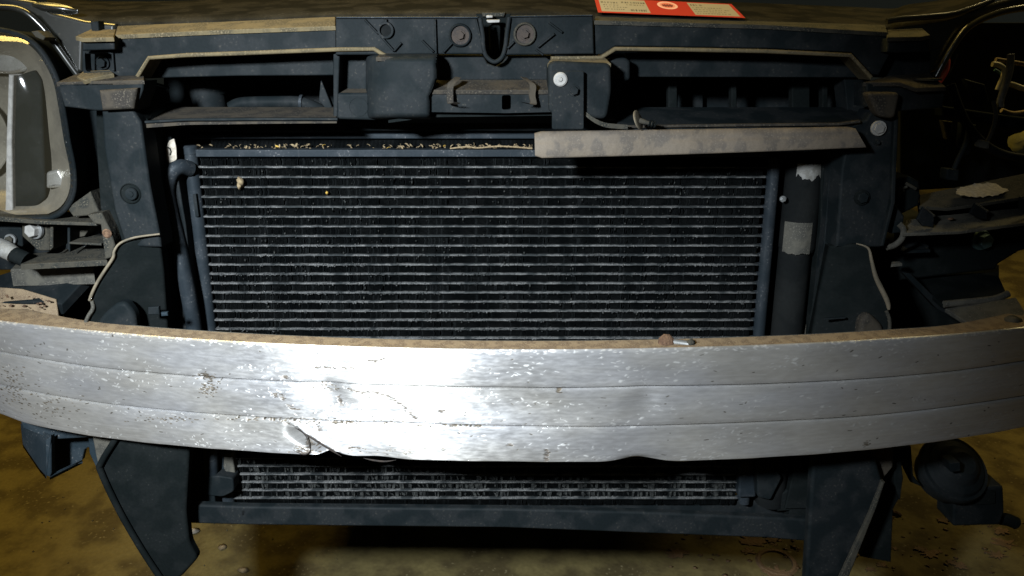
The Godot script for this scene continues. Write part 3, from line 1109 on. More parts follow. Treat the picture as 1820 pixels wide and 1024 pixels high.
# ---------------------------------------------------------------- plastic carrier
func build_carrier() -> void:
	var c := thing("front_carrier", "dusty black plastic front carrier framing the condenser with ducts and brackets", "carrier", W(900, 950, 0.02))
	var P: Material = M.plastic
	var D: Material = M.dust
	# --- left half of the upper bar
	plate("bar_face", keyhole([[148, 68], [205, 63], [400, 54], [596, 47], [596, 87], [400, 94], [264, 101], [240, 139], [148, 139]], rounded([[150, 92], [190, 88], [200, 95], [200, 126], [152, 128]], 7)), .05, .012, P, c, 0.0)
	plate("pocket_wall", [[145, 86], [206, 86], [206, 134], [145, 134]], .028, .004, M.plastic, c)
	plate("pocket_rim", band([[152, 94], [188, 91], [199, 96], [201, 126]], 4), .054, .02, P, c, .001)
	hex_bolt("screw", W(183, 112, .03), nrm, .0065, M.plastic, M.plastic, c, .006)
	plate("bar_lip", band([[242, 137], [263, 103], [330, 98], [420, 95], [520, 91], [600, 88], [664, 87], [690, 103]], 8), .060, .030, D, c, .0022)
	plate("duct_wall", [[256, 106], [594, 90], [594, 134], [420, 135], [300, 138], [246, 140]], .022, .006, P, c)
	plate("duct_divider", [[592, 90], [604, 89], [600, 212], [592, 212]], .050, .06, M.plastic, c)
	ledge("duct_shelf", [[250, 219, .064], [330, 213, .062], [470, 211, .062], [598, 210, .062], [600, 190, -.005], [300, 190, -.005]], .005, M.dust_dark, c)
	plate("shelf_edge", band([[246, 218], [330, 213], [470, 212], [600, 212]], 5), .066, .006, P, c, .001)
	ledge("duct_cheek", [[246, 141, .05], [258, 140, .05], [300, 152, -.005], [302, 192, -.005], [262, 214, .06], [238, 196, .06]], .003, M.rubber, c)
	plate("duct_strut", [[566, 178], [570, 140], [594, 200], [588, 206]], -.002, .01, M.plastic, c)
	# --- centre block
	plate("centre_panel", [[603, 90], [672, 90], [672, 162], [603, 162]], .030, .006, P, c)
	ledge("centre_step", [[600, 166, .048], [664, 166, .048], [664, 157, .030], [602, 157, .030]], .003, M.dust_dark, c)
	plate("centre_block", [[598, 165], [666, 165], [668, 214], [598, 212]], .050, .05, P, c, .003, 3)
	var s := Shape.new()
	s.lathe(W(637, 190, .0495), nrm, [[.0088, 0], [.0090, .0010], [.0097, .0010], [.0099, 0]], 28)
	obj("moulded_ring", s, P, c)
	var bs := Shape.new()
	var brow := []
	for q in [[95, -.026], [97, -.012], [101, -.004], [106, -.001], [112, 0.0], [140, 0.0], [170, 0.0], [200, 0.0], [206, -.002], [210, -.008], [212, -.02]]:
		var line := []
		for u in [[650, .030], [652, .048], [656, .058], [663, .066], [674, .072], [690, .0762], [710, .0785], [735, .080], [768, .080], [774, .0785], [777, .074], [778, .05]]:
			var shift: float = 0.0 if q[0] < 150 or u[0] < 760 else -12.0
			line.append(W(u[0] + shift + (1.5 if q[0] < 100 else 0.0), q[0], u[1] + q[1]))
		brow.append(line)
	bs.grid(brow, nrm)
	obj("boss", bs, P, c)
	ledge("boss_top", [[668, 101, .074], [772, 102, .074], [766, 95, .052], [676, 94, .052]], .004, M.dust_dark, c)
	plate("latch_panel_lower", [[776, 96], [858, 97], [866, 112], [880, 118], [893, 110], [903, 97], [986, 97], [986, 143], [776, 143]], .042, .012, P, c, .002)
	ledge("centre_ledge", [[758, 160, .0735], [986, 160, .0735], [986, 141, .040], [776, 141, .040]], .004, M.dust_dark, c)
	plate("centre_skirt", keyhole([[760, 161], [986, 161], [986, 199], [900, 201], [760, 199]], rounded([[892, 169], [908, 169], [908, 195], [892, 195]], 4)), .072, .04, P, c, 0.0)
	plate("slot_backing", [[884, 164], [916, 164], [916, 200], [884, 200]], .026, .002, M.black, c)
	ledge("centre_underside", [[690, 213, .07], [762, 203, .062], [986, 200, .062], [986, 214, .01], [700, 214, .01]], .003, M.rubber, c)
	for k in [800, 946]:   # spring hooks
		var hk := Shape.new()
		var pts := []
		var fl := 1.0 if k == 800 else -1.0
		for q in [[15 * fl, 138, .062], [9 * fl, 143, .072], [1, 152, .078], [0, 170, .080], [2, 186, .082], [14 * fl, 183, .092]]: pts.append(W(k + q[0], q[1], q[2]))
		var cv := curve(pts, 4)
		var rows := [[], []]
		for p in cv:
			rows[0].append(p - Vector3.RIGHT * .003 + upl * .001)
			rows[1].append(p + Vector3.RIGHT * .003)
		hk.sheet(rows, Vector3(.3, .2, 1).normalized(), .0022)
		obj("hook", hk, M.dust_dark, c)
		plate("hook_foot", [[k - 16, 176], [k - 4, 175], [k - 3, 187], [k - 14, 188]], .068, .005, M.bronze, c, .001)
	# right boss and the wall beside it
	plate("boss", rounded([[974, 114], [984, 108], [1086, 112], [1088, 160], [1079, 213], [1036, 208], [975, 202]], 12), .082, .06, P, c, .004, 4)
	ledge("boss_top", [[973, 112, .078], [1086, 112, .078], [1074, 100, .050], [982, 101, .050]], .004, D, c)
	plate("boss_side", rounded([[1082, 104], [1112, 102], [1121, 108], [1121, 142], [1104, 148], [1098, 214], [1078, 215]], 6), .045, .04, M.plastic, c, .004, 3)
	# --- right half of the upper bar
	plate("bar_face", [[1056, 37], [1360, 45], [1578, 58], [1582, 96], [1562, 134], [1548, 132], [1514, 93], [1360, 86], [1094, 82], [1070, 97], [980, 99], [984, 90], [1056, 90]], .05, .012, P, c, .0015)
	plate("bar_lip", band([[980, 104], [1068, 103], [1094, 87], [1200, 88], [1360, 91], [1513, 98], [1551, 139]], 8), .060, .030, D, c, .0022)
	plate("duct_wall", [[1112, 94], [1508, 103], [1530, 138], [1112, 137]], .020, .006, P, c)
	plate("duct_post", [[1100, 138], [1112, 138], [1110, 196], [1100, 196]], .012, .04, M.plastic, c)
	for q in [[1188, 1204], [1300, 1310], [1408, 1440], [1462, 1472]]:
		plate("duct_post", [[q[0], 136], [q[1], 136], [q[1], 194], [q[0], 194]], -.03, .012, M.rubber, c)
	plate("duct_end", [[1500, 138], [1548, 142], [1552, 206], [1506, 196]], .010, .03, M.plastic, c)
	ledge("duct_shelf", [[1094, 226, .068], [1300, 223, .068], [1490, 221, .068], [1548, 213, .062], [1506, 190, -.005], [1104, 190, -.005]], .005, M.plastic, c)
	plate("shelf_edge", band([[1090, 226], [1300, 223], [1492, 221], [1530, 216]], 5), .072, .006, M.dust_dark, c, .001)
	# --- latch mounting panel in the middle of the bar
	plate("latch_panel", [[596, 31], [848, 31], [856, 44], [862, 96], [596, 98]], .056, .012, P, c, .0018)
	plate("latch_panel", [[906, 29], [1054, 27], [1056, 96], [898, 98], [904, 76]], .056, .012, P, c, .0018)
	plate("latch_well", [[846, 24], [908, 24], [900, 104], [878, 116], [858, 104]], .012, .004, M.rubber, c)
	pipe("latch_rim", [[853, 32, .058], [858, 62, .058], [860, 88, .057], [866, 102, .056], [879, 110, .056], [892, 102, .056], [898, 84, .057], [901, 60, .058], [905, 31, .058]], .0022, P, c, 5, 8)
	plate("latch_tongue", rounded([[868, 44], [890, 44], [889, 92], [880, 100], [870, 92]], 6), .024, .01, M.rubber, c, .002)
	for r in [[[773, 34], [775, 96]], [[648, 35], [672, 60]], [[676, 64], [700, 91]], [[700, 91], [713, 76]], [[750, 72], [770, 92]], [[788, 93], [806, 74]], [[846, 34], [860, 92]], [[902, 86], [914, 74]], [[976, 40], [1000, 58]], [[956, 84], [986, 60]], [[952, 88], [966, 98]]]:
		plate("rib", band(r, 4), .0595, .006, P, c, .001, 1)
	plate("panel_rim", [[597, 33], [850, 33], [850, 29], [597, 29]], .058, .012, M.tube_clean, c, .001, 1)
	plate("panel_rim", [[907, 31], [1054, 29], [1054, 25.5], [907, 27.5]], .058, .012, M.tube_clean, c, .001, 1)
	var ho := Shape.new()
	ho.lathe(W(686, 54, .056), nrm, [[.0056, .0004], [.0058, .004], [.0078, .004], [.0084, 0]], 24)
	obj("grommet", ho, P, c)
	var hd := Shape.new()
	hd.lathe(W(686, 54, .0568), nrm, [[0, 0], [.0057, 0]], 24)
	obj("grommet_hole", hd, M.black, c)
	plate("rib", [[682, 34], [688, 34], [688, 41], [682, 41]], .0595, .006, P, c, .001, 1)
	for q in [[818, 63], [933, 61]]:
		var b := Shape.new()
		b.lathe(W(q[0], q[1], .056), nrm, [[.0088, .0012], [.0092, .0035], [.0100, .0040], [.0108, .0030], [.0115, 0]], 28)
		var bo := obj("bolt_boss", b, M.plastic if q[0] == 818 else M.grime, c)
		var b2 := Shape.new()
		b2.lathe(W(q[0], q[1], .0562), nrm, [[0, .0012], [.0089, .0012]], 28)
		obj("recess", b2, M.bronze, bo)
		hex_bolt("bolt", W(q[0], q[1], .057), nrm, .0056, M.bronze, M.bronze, bo, .004)
	# --- sunlit-looking top surfaces of the bar are simply dusty
	ledge("bar_top", [[204, 62, .052], [400, 53, .052], [596, 46, .052], [596, 24, -.005], [400, 33, -.005], [210, 40, -.005]], .004, D, c)
	ledge("bar_top", [[1056, 36, .052], [1360, 44, .052], [1578, 57, .052], [1574, 44, .0], [1330, 34, .0], [1058, 27, .0]], .004, M.grime, c)
	# --- left shoulder and pillar
	ledge("mount_tab", [[134, 64, .066], [146, 67, .072], [202, 66, .072], [206, 52, .02], [160, 52, .02]], .004, D, c)
	plate("tab_post", [[160, 38], [174, 37], [176, 56], [162, 56]], .03, .012, M.plastic, c)
	plate("tab_face", [[146, 68], [203, 67], [203, 88], [146, 90]], .066, .02, P, c)
	ledge("shoulder_top", [[100, 146, .078], [178, 144, .078], [256, 142, .078], [256, 128, .03], [200, 125, .03], [138, 130, .035]], .004, M.dust_dark, c)
	ledge("shoulder_step", [[136, 136, .064], [150, 142, .082], [202, 130, .06], [196, 124, .04], [148, 126, .04]], .004, D, c)
	plate("shoulder", [[101, 147], [256, 143], [254, 160], [240, 196], [172, 197], [114, 190]], .078, .03, P, c, .002)
	plate("shoulder_pad", [[174, 160], [243, 156], [236, 194], [180, 197]], .086, .012, M.dust_dark, c, .004, 3)
	plate("pillar", [[180, 197], [236, 195], [250, 216], [266, 330], [284, 420], [286, 440], [224, 440], [202, 372], [184, 262]], .074, .03, P, c, .003, 3)
	plate("pillar_web", [[170, 190], [184, 190], [204, 372], [226, 440], [206, 436], [178, 370], [171, 262]], .045, .03, M.rubber, c)
	var pb := Shape.new()
	pb.lathe(W(232, 344, .074), nrm, [[0, .0005], [.0092, .0005], [.0098, .0015], [.0108, .0005]], 28)
	obj("plug_hole", pb, M.rubber, c)
	var pb2 := Shape.new()
	pb2.lathe(W(235, 344, .0745), nrm, [[0, .005], [.0028, .005], [.003, .004], [.0058, .004], [.0064, .003], [.0064, 0]], 24)
	obj("plug", pb2, M.plastic, c)
	plate("inner_frame", [[262, 224], [300, 216], [330, 400], [352, 600], [372, 800], [378, 905], [330, 905], [318, 780], [298, 600], [284, 420]], .018, .03, M.plastic, c)
	plate("inner_flange", [[262, 222], [268, 222], [292, 420], [306, 600], [300, 600], [284, 420]], .045, .03, M.rubber, c)
	plate("frame_top", [[256, 219], [330, 214], [330, 226], [300, 228], [262, 236]], .03, .02, M.plastic, c)
	# --- right shoulder and pillar
	ledge("mount_tab", [[1577, 66, .070], [1636, 65, .070], [1654, 62, .066], [1640, 50, .018], [1575, 53, .018]], .004, M.grime, c)
	plate("tab_face", [[1579, 68], [1652, 65], [1654, 92], [1590, 94], [1577, 92]], .066, .02, M.plastic, c)
	plate("pocket_wall", [[1572, 90], [1655, 90], [1655, 138], [1565, 138]], .030, .02, M.plastic, c)
	ledge("shoulder_top", [[1534, 146, .068], [1600, 146, .075], [1628, 156, .080], [1682, 154, .080], [1652, 130, .035], [1580, 134, .035]], .004, M.dust_dark, c)
	plate("shoulder", [[1540, 147], [1600, 147], [1628, 157], [1682, 155], [1676, 192], [1600, 198], [1540, 190]], .070, .03, M.plastic, c, .002)
	var dm := Shape.new()
	dm.lathe(W(1650, 143, .062), upl, [[.012, 0], [.012, .002], [.006, .0025], [0, .0025]], 24)
	obj("tab_washer", dm, M.grime, c)
	plate("shoulder_pad", rounded([[1541, 164], [1602, 164], [1592, 212], [1562, 208]], 10), .084, .014, M.dust_dark, c, .004, 3)
	plate("pillar", [[1550, 196], [1598, 196], [1594, 300], [1588, 360], [1566, 440], [1486, 440], [1496, 300], [1512, 224], [1540, 212]], .066, .03, P, c, .003, 3)
	plate("pillar_rib", [[1590, 210], [1598, 208], [1592, 360], [1572, 438], [1566, 438], [1584, 360]], .072, .012, M.plastic, c)
	hex_bolt("screw", W(1562, 228, .068), nrm, .0076, M.washer, M.washer, c, .003)
	hex_bolt("screw", W(1532, 351, .067), nrm, .0080, M.plastic, M.rubber, c, .004)
	hex_bolt("screw", W(1559, 253, .067), nrm, .0030, M.plastic, M.plastic, c, .003)
	plate("inner_frame", [[1462, 262], [1512, 236], [1506, 400], [1480, 600], [1450, 905], [1395, 905], [1420, 800], [1440, 600], [1458, 400]], .016, .03, M.rubber, c)
	plate("frame_rail", [[1478, 270], [1486, 268], [1476, 420], [1456, 600], [1448, 600], [1466, 420]], .03, .016, M.plastic, c)
	# --- lower cross member
	plate("lower_bar", [[326, 897], [440, 901], [900, 905], [1150, 911], [1360, 920], [1446, 924], [1446, 964], [1360, 957], [900, 939], [440, 934], [326, 931]], .045, .009, P, c, .003, 3)
	plate("lower_support", [[326, 878], [900, 886], [1446, 892], [1446, 940], [900, 926], [326, 920]], -.012, .012, P, c, .002)
	plate("lower_bar_rib", [[430, 908], [434, 908], [433, 916], [430, 916]], .0455, .004, M.black, c, 0.0)
	plate("lower_leg", [[330, 800], [372, 800], [384, 905], [330, 905]], .02, .03, M.plastic, c)
	plate("lower_clip", rounded([[346, 850], [386, 846], [414, 850], [416, 874], [396, 884], [352, 880]], 6), .022, .02, M.plastic, c, .002, 3)
	plate("lower_clip", rounded([[1346, 826], [1380, 830], [1390, 850], [1370, 890], [1346, 884]], 5), .022, .02, M.plastic, c, .002, 3)
	plate("lower_clip", rounded([[1385, 880], [1440, 850], [1444, 905], [1380, 910]], 5), .012, .02, M.rubber, c, .002, 3)
	plate("lower_leg", [[1430, 790], [1480, 790], [1450, 925], [1400, 925]], .012, .03, M.rubber, c)
	# --- hoses and boxes seen through the ducts
	var h1 := thing("intake_hose", "dark ribbed hose glimpsed through the left duct opening", "hose", W(370, 192, -.05))
	pipe("hose", [[355, 120, -.07], [362, 150, -.06], [372, 180, -.06], [380, 230, -.07]], .019, M.plastic, h1, 6, 18)
	for k in 3:
		pipe("clamp_ring", [[358 + k * 7, 140 + k * 16, -.0625], [360 + k * 7, 145 + k * 16, -.0622]], .0205, M.rubber, h1, 1, 18)
	var h2 := thing("coolant_hose", "teal-black hose lying across the left duct opening", "hose", W(480, 190, -.05))
	pipe("hose", [[410, 192, -.045], [430, 184, -.045], [480, 182, -.045], [535, 183, -.045], [570, 196, -.05]], .007, M.plastic, h2, 6, 12)
	pipe("clamp_ring", [[533, 181.5, -.045], [538, 182, -.045]], .0085, M.tube_clean, h2, 1, 14)
	var fb := thing("fan_shroud", "black fan shroud behind the duct openings", "fan shroud", W(900, 260, -.1))
	plate("panel", [[290, 80], [1540, 80], [1540, 330], [290, 330]], -.10, .006, M.plastic, fb)
	for q in [[1205, 1250], [1470, 1500]]:
		plate("stiffener", [[q[0], 100], [q[1], 100], [q[1], 230], [q[0], 230]], -.085, .015, M.plastic, fb)

# ---------------------------------------------------------------- grey strip hung under the right duct
func build_trim() -> void:
	var t := thing("air_guide_strip", "dirty tan-grey plastic strip hanging under the right duct from a dark bracket", "trim strip", W(1240, 282, .08))
	var cols := 48
	var rows := []
	for k in [[0.0, .084], [.05, .0885], [.30, .0900], [.48, .0905], [.52, .0925], [.94, .0935], [1.0, .0920]]:
		var line := []
		for j in cols + 1:
			var f := float(j) / cols
			var xt := lerpf(950, 1519, f)
			var xb := lerpf(951, 1540, f)
			var yt := lerpf(234, 225.5, f)
			var yb := 281.0 - 12.0 * f - 7.0 * f * f
			if j == 0:
				yt += 3.0
				yb -= 4.0
			var kk: float = k[0]
			if j == cols: kk = lerpf(kk, .5 + kk * .5, .15)
			var wav := .0011 * sin(f * 9.0 + kk * 2.0) + .0006 * sin(f * 31.0)
			line.append(W(lerpf(xt, xb, kk), lerpf(yt, yb, kk), k[1] + wav))
		rows.append(line)
	var s := Shape.new()
	s.sheet(rows, nrm, .003)
	obj("strip", s, M.strip, t)
	plate("bracket_plate", rounded([[981, 126], [1038, 126], [1038, 230], [981, 230]], 4), .090, .003, M.plastic, t, .001)
	var w := Shape.new()
	w.lathe(W(996, 141, .090), nrm, [[0, .0042], [.0016, .0042], [.0022, .003], [.0052, .0028], [.0066, .0018], [.0068, 0]], 26)
	obj("rivet", w, M.washer, t)
	hex_bolt("screw", W(1020, 161, .090), nrm, .0058, M.plastic, M.plastic, t, .005)
	var cb := thing("strap_end", "thin bent grey strap curling out beside the dark bracket", "strap", W(1060, 224, .08))
	var rw := [[], []]
	for p in curve([W(1038, 200, .082), W(1048, 208, .086), W(1062, 217, .086), W(1080, 223, .084), W(1116, 226, .082)], 5):
		rw[0].append(p + upl * .0022)
		rw[1].append(p - upl * .0022)
	var ss := Shape.new()
	ss.sheet(rw, nrm, .0015)
	obj("strap", ss, M.grime, cb)
	var cl := thing("push_clip", "small tan push clip lying on the grey strip", "clip", W(1135, 226, .086))
	var d := Shape.new()
	d.lathe(W(1135, 213, .088), Vector3(1, .45, .5), [[0, -.0008], [.0095, -.0012], [.0098, 0], [.0085, .0006], [0, .0012]], 20)
	obj("head", d, M.lip, cl)
	pipe("stem", [[1136, 214, .089], [1150, 218, .09], [1166, 222, .09]], [.0028, .0028, .0027, .0026, .0024, .0022, .002, .0020, .002, .0024, .0014, .0022, .0010], M.grime, cl, 6, 10)
	for k in 3:
		var r := Shape.new()
		r.lathe(W(1154 + k * 5, 219.3 + k * 1.2, .0905), Vector3(1, -.22, 0), [[0, -.0008], [.0034, -.0006], [.003, .0007], [0, .001]], 12)
		obj("barb", r, M.rubber, cl)

# ---------------------------------------------------------------- latch, painted panels, sticker
func build_latch_and_body() -> void:
	var lt := thing("hood_latch", "steel hood latch jaws deep in the central slot", "latch", W(877, 45, .02))
	plate("jaw", rounded([[864, 35], [889, 34.5], [888, 40], [866, 41]], 2), .034, .012, M.washer, lt, .001)
	plate("jaw", rounded([[864, 27], [876, 27], [876, 31.5], [864, 32]], 2), .026, .01, M.washer, lt, .001)
	plate("housing", [[856, 22], [898, 22], [896, 30], [858, 30]], .016, .02, M.grime, lt)
	# slam panel: painted steel, rolls over toward the front
	var sp := thing("slam_panel", "glossy dark painted panel running along the top of the nose", "body panel", W(900, 40, -.02))
	var front := [[92, 20], [120, 29], [150, 33], [205, 36], [300, 36], [430, 32], [596, 26], [720, 24], [850, 23], [960, 23], [1058, 30], [1200, 34], [1330, 39], [1500, 46], [1574, 49], [1600, 42], [1680, 30], [1740, 10]]
	var rows := []
	for k in [[0.0, .012, 7.0], [0.05, .010, 1.0], [.16, .0, -1.0], [.35, -.03, 0.0], [.6, -.075, 0.0], [1.0, -.15, 0.0]]:
		var line := []
		for q in front:
			var y: float = q[1] + k[2] - 34.0 * k[0]
			line.append(W(q[0] + (q[0] - 910) * .02 * k[0], y, k[1]))
		rows.append(curve(line, 4))
	var s := Shape.new()
	s.sheet(rows, Vector3(0, .8, .4).normalized(), .002)
	obj("skin", s, M.paint_dusty, sp)
	# pressed dish in the left corner
	var ds := Shape.new()
	var dr := []
	for i in 7:
		var line := []
		for j in 17:
			var f := j / 16.0
			var half := 9.0 * pow(sin(PI * clampf(f, .02, .98)), .6)
			var k := i / 6.0 * 2.0 - 1.0
			line.append(W(lerpf(56, 138, f), lerpf(8, 20, f) + k * half, .02 + .006 * (1.0 - k * k) * sin(PI * f)))
		dr.append(line)
	ds.sheet(dr, Vector3(0, .6, .8).normalized(), .002)
	var dish := obj("corner_pressing", ds, M.paint, sp)
	# sticker
	var st := Shape.new()
	var g := []
	var uvs := []
	for i in 5:
		var line := []
		var ul := []
		for j in 25:
			var f := j / 24.0
			var v := i / 4.0
			var a := Vector2(lerpf(1063, 1325, f), lerpf(22, 32, f))
			var b := Vector2(lerpf(1056, 1300, f), lerpf(-4, 7, f))
			var p := b.lerp(a, v)
			line.append(W(p.x, p.y, lerpf(-.045, .012, v) + .0035))
			ul.append(Vector2(f, v))
		g.append(line)
		uvs.append(ul)
	st.grid(g, Vector3(0, .8, .6), uvs)
	var sm := StandardMaterial3D.new()
	sm.albedo_texture = sticker_print()
	sm.roughness = .45
	var so := obj("warning_sticker", st, sm)
	tag(so, "red and white printed sticker on the dark top panel", "sticker")
	# inner wings round the headlamp openings
	var lw := thing("wing_edge", "dark painted wing edge curving round the large hazy headlamp", "body panel", W(110, 100, 0))
	plate("panel", [[-80, -20], [60, 2], [92, 22], [150, 36], [204, 42], [204, 70], [148, 70], [146, 128], [136, 130], [122, 104], [98, 66], [70, 34], [40, 18], [-80, 8]], .018, .01, M.paint, lw, .004, 3)
	pipe("rolled_lip", [[-80, 11, .024], [0, 13, .024], [30, 16, .024], [52, 27, .024], [78, 52, .022], [102, 84, .02], [122, 112, .018], [138, 134, .016]], .0034, M.paint, lw, 6, 12)
	var rw := thing("wing_edge", "dark painted wing edge curving over the empty right headlamp opening", "body panel", W(1680, 80, 0))
	plate("panel", [[1574, 50], [1604, 44], [1682, 32], [1760, 6], [1900, -30], [1900, 6], [1830, 10], [1775, 20], [1724, 44], [1694, 80], [1668, 126], [1648, 132], [1650, 92], [1576, 96]], .012, .01, M.paint, rw, .004, 3)
	pipe("rolled_lip", [[1664, 136, .016], [1692, 86, .018], [1722, 48, .02], [1772, 24, .022], [1830, 13, .022], [1900, 8, .02]], .0034, M.paint, rw, 6, 12)
	pipe("rolled_lip", [[1576, 38, .02], [1600, 34, .02], [1640, 31, .02], [1690, 26, .018], [1730, 14, .012], [1764, 1, .004]], .0030, M.paint, rw, 6, 12)

func sticker_print() -> ImageTexture:
	var w := 640
	var h := 150
	var im := Image.create(w, h, false, Image.FORMAT_RGB8)
	im.fill(Color(.66, .14, .09))
	var cream := Color(.60, .57, .49)
	im.fill_rect(Rect2i(18, 6, 214, 130), cream)
	im.fill_rect(Rect2i(428, 8, 196, 128), cream)
	for y in h:
		for x in w:
			var d := Vector2((x - 328) / 1.15, y - 46).length()
			if d < 40 and d > 30: im.set_pixel(x, y, Color(.9, .7, .62))
			elif d <= 30: im.set_pixel(x, y, Color(.86, .55, .46) if d > 22 else (Color(.45, .2, .17) if absf(y - 48) < 12 + 4 * sin(x * .5) else Color(.82, .42, .34)))
	var ink := Color(.22, .2, .18)
	var r2 := RandomNumberGenerator.new()
	r2.seed = 5
	for ln in [[26, 34, 82, 16], [120, 28, 104, 15], [140, 54, 84, 10], [34, 64, 70, 7], [34, 84, 96, 7], [150, 104, 72, 20], [36, 106, 84, 7], [438, 24, 46, 15], [440, 54, 130, 7], [440, 74, 160, 7], [440, 94, 140, 7], [440, 114, 150, 7]]:
		var x: int = ln[0]
		while x < ln[0] + ln[2]:
			var cw := r2.randi_range(5, 10)
			var hh: int = ln[3]
			im.fill_rect(Rect2i(x, ln[1], 3, hh), ink)
			if r2.randf() < .7: im.fill_rect(Rect2i(x, ln[1] + r2.randi_range(0, hh - 3), cw, 3), ink)
			if r2.randf() < .5: im.fill_rect(Rect2i(x + cw - 3, ln[1] + 1, 3, maxi(hh - 2, 1)), ink)
			x += cw + r2.randi_range(3, 8)
	im.generate_mipmaps()
	return ImageTexture.create_from_image(im)

# ---------------------------------------------------------------- deflectors
func build_deflectors() -> void:
	var a := thing("air_deflector", "black rubber air deflector left of the condenser, above the beam", "deflector", W(230, 590, .07))
	plate("panel", [[208, 436, .082], [240, 424, .076], [284, 418, .070], [292, 480, .058], [300, 600, .052], [226, 600, .064], [150, 600, .084], [158, 570, .084], [164, 545, .084], [162, 530, .086], [184, 488, .086], [202, 462, .085]], .078, .012, M.rubber, a, .003, 3)
	pipe("edge_lip", [[284, 416, .080], [240, 422, .081], [214, 432, .083], [203, 446, .086], [201, 458, .087], [188, 478, .088], [174, 500, .088], [164, 520, .088], [159, 534, .088]], [.00099, .00099, .00105, .00105, .00111, .00111, .00117, .00117, .00124, .00124, .00124, .00130, .00136, .00142, .00155, .00161, .00167, .00167, .00167, .00167, .00167, .00167, .00167, .00167, .00167, .00167, .00167, .00167, .00167, .00161, .00161, .00155, .00155], M.lip, a, 4, 10)
	pipe("edge_lip", [[163, 534, .085], [165, 548, .085], [157, 562, .086], [152, 576, .086], [156, 592, .085]], .0020, M.grey_metal, a, 5, 10)
	plate("stiffening_bulge", rounded([[178, 562], [206, 538], [222, 537], [238, 556], [244, 600], [160, 600]], 12), .088, .012, M.plastic, a, .005, 4)
	plate("notch_tab", [[262, 546], [282, 545], [283, 560], [262, 560]], .081, .004, M.plastic, a)
	plate("notch_tab", [[285, 556], [297, 555], [298, 562], [286, 563]], .081, .004, M.blue_plastic, a)
	var b := thing("air_deflector", "black rubber air deflector right of the condenser with pale worn edge", "deflector", W(1530, 600, .07))
	plate("panel", [[1474, 438, .060], [1520, 434, .072], [1545, 440, .078], [1552, 470, .080], [1566, 510, .081], [1582, 545, .080], [1580, 606, .078], [1510, 609, .060], [1440, 612, .048], [1456, 520, .050]], .072, .012, M.rubber, b, .003, 3)
	pipe("edge_lip", [[1522, 433, .075], [1543, 441, .079], [1549, 462, .081], [1556, 490, .083], [1566, 512, .083], [1577, 535, .083], [1580, 550, .082]], [.00071, .00078, .00090, .00108, .00120, .00132, .00150, .00168, .00180, .00192, .00204, .00216, .00228, .00240, .00252, .00264, .00264, .00264, .00264, .00264, .00252, .00240, .00216, .00180, .00120], M.lip, b, 4, 10)
	pipe("edge_lip", [[1575, 552, .079], [1581, 568, .08], [1580, 590, .08], [1570, 606, .08]], .0020, M.grime, b, 5, 10)
	plate("stiffening_bulge", rounded([[1530, 570], [1546, 556], [1572, 580], [1574, 608], [1526, 610]], 12), .082, .012, M.dust_dark, b, .005, 4)
	plate("notch_tab", [[1466, 566], [1504, 564], [1504, 567], [1466, 569]], .074, .003, M.plastic, b)
	var f := thing("lower_flap", "large black rubber flap hanging below the beam on the left", "flap", W(300, 1020, .07))
	plate("panel", rounded([[176, 826], [205, 780], [222, 760], [337, 780], [330, 911], [336, 967], [351, 994], [318, 1030], [281, 1026], [249, 979], [211, 912], [182, 850]], 8, 3), .075, .012, M.rubber, f, .004, 3)
	plate("pale_web", [[163, 774], [208, 776], [196, 800], [178, 818], [177, 836], [170, 812]], .055, .01, M.grey_metal, f, .002)
	pipe("rolled_edge", [[207, 778, .078], [180, 822, .078], [180, 840, .078], [212, 908, .078], [250, 974, .078], [284, 1026, .078]], .0036, M.rubber, f, 6, 10)
	var g := thing("lower_flap", "dark flap below the beam on the right, with a grey-green edge", "flap", W(1500, 1020, .05))
	plate("panel", [[1446, 800], [1546, 796], [1560, 824], [1570, 856], [1548, 910], [1486, 1040], [1430, 1060], [1436, 960]], .062, .012, M.plastic, g, .004, 3)
	plate("pale_edge", [[1568, 856], [1574, 858], [1560, 900], [1500, 1050], [1482, 1050], [1546, 912]], .066, .012, M.grime, g, .002)
	plate("pale_web", [[1542, 796], [1588, 792], [1588, 830], [1570, 852], [1558, 826]], .045, .01, M.dust_dark, g, .002)
	plate("rear_leaf", [[1566, 850], [1586, 830], [1602, 880], [1588, 905], [1584, 1000], [1530, 990]], .02, .008, M.rubber, g)
	plate("rear_leaf", [[1588, 796], [1600, 794], [1606, 850], [1600, 890], [1590, 860]], .03, .008, M.rubber, g)

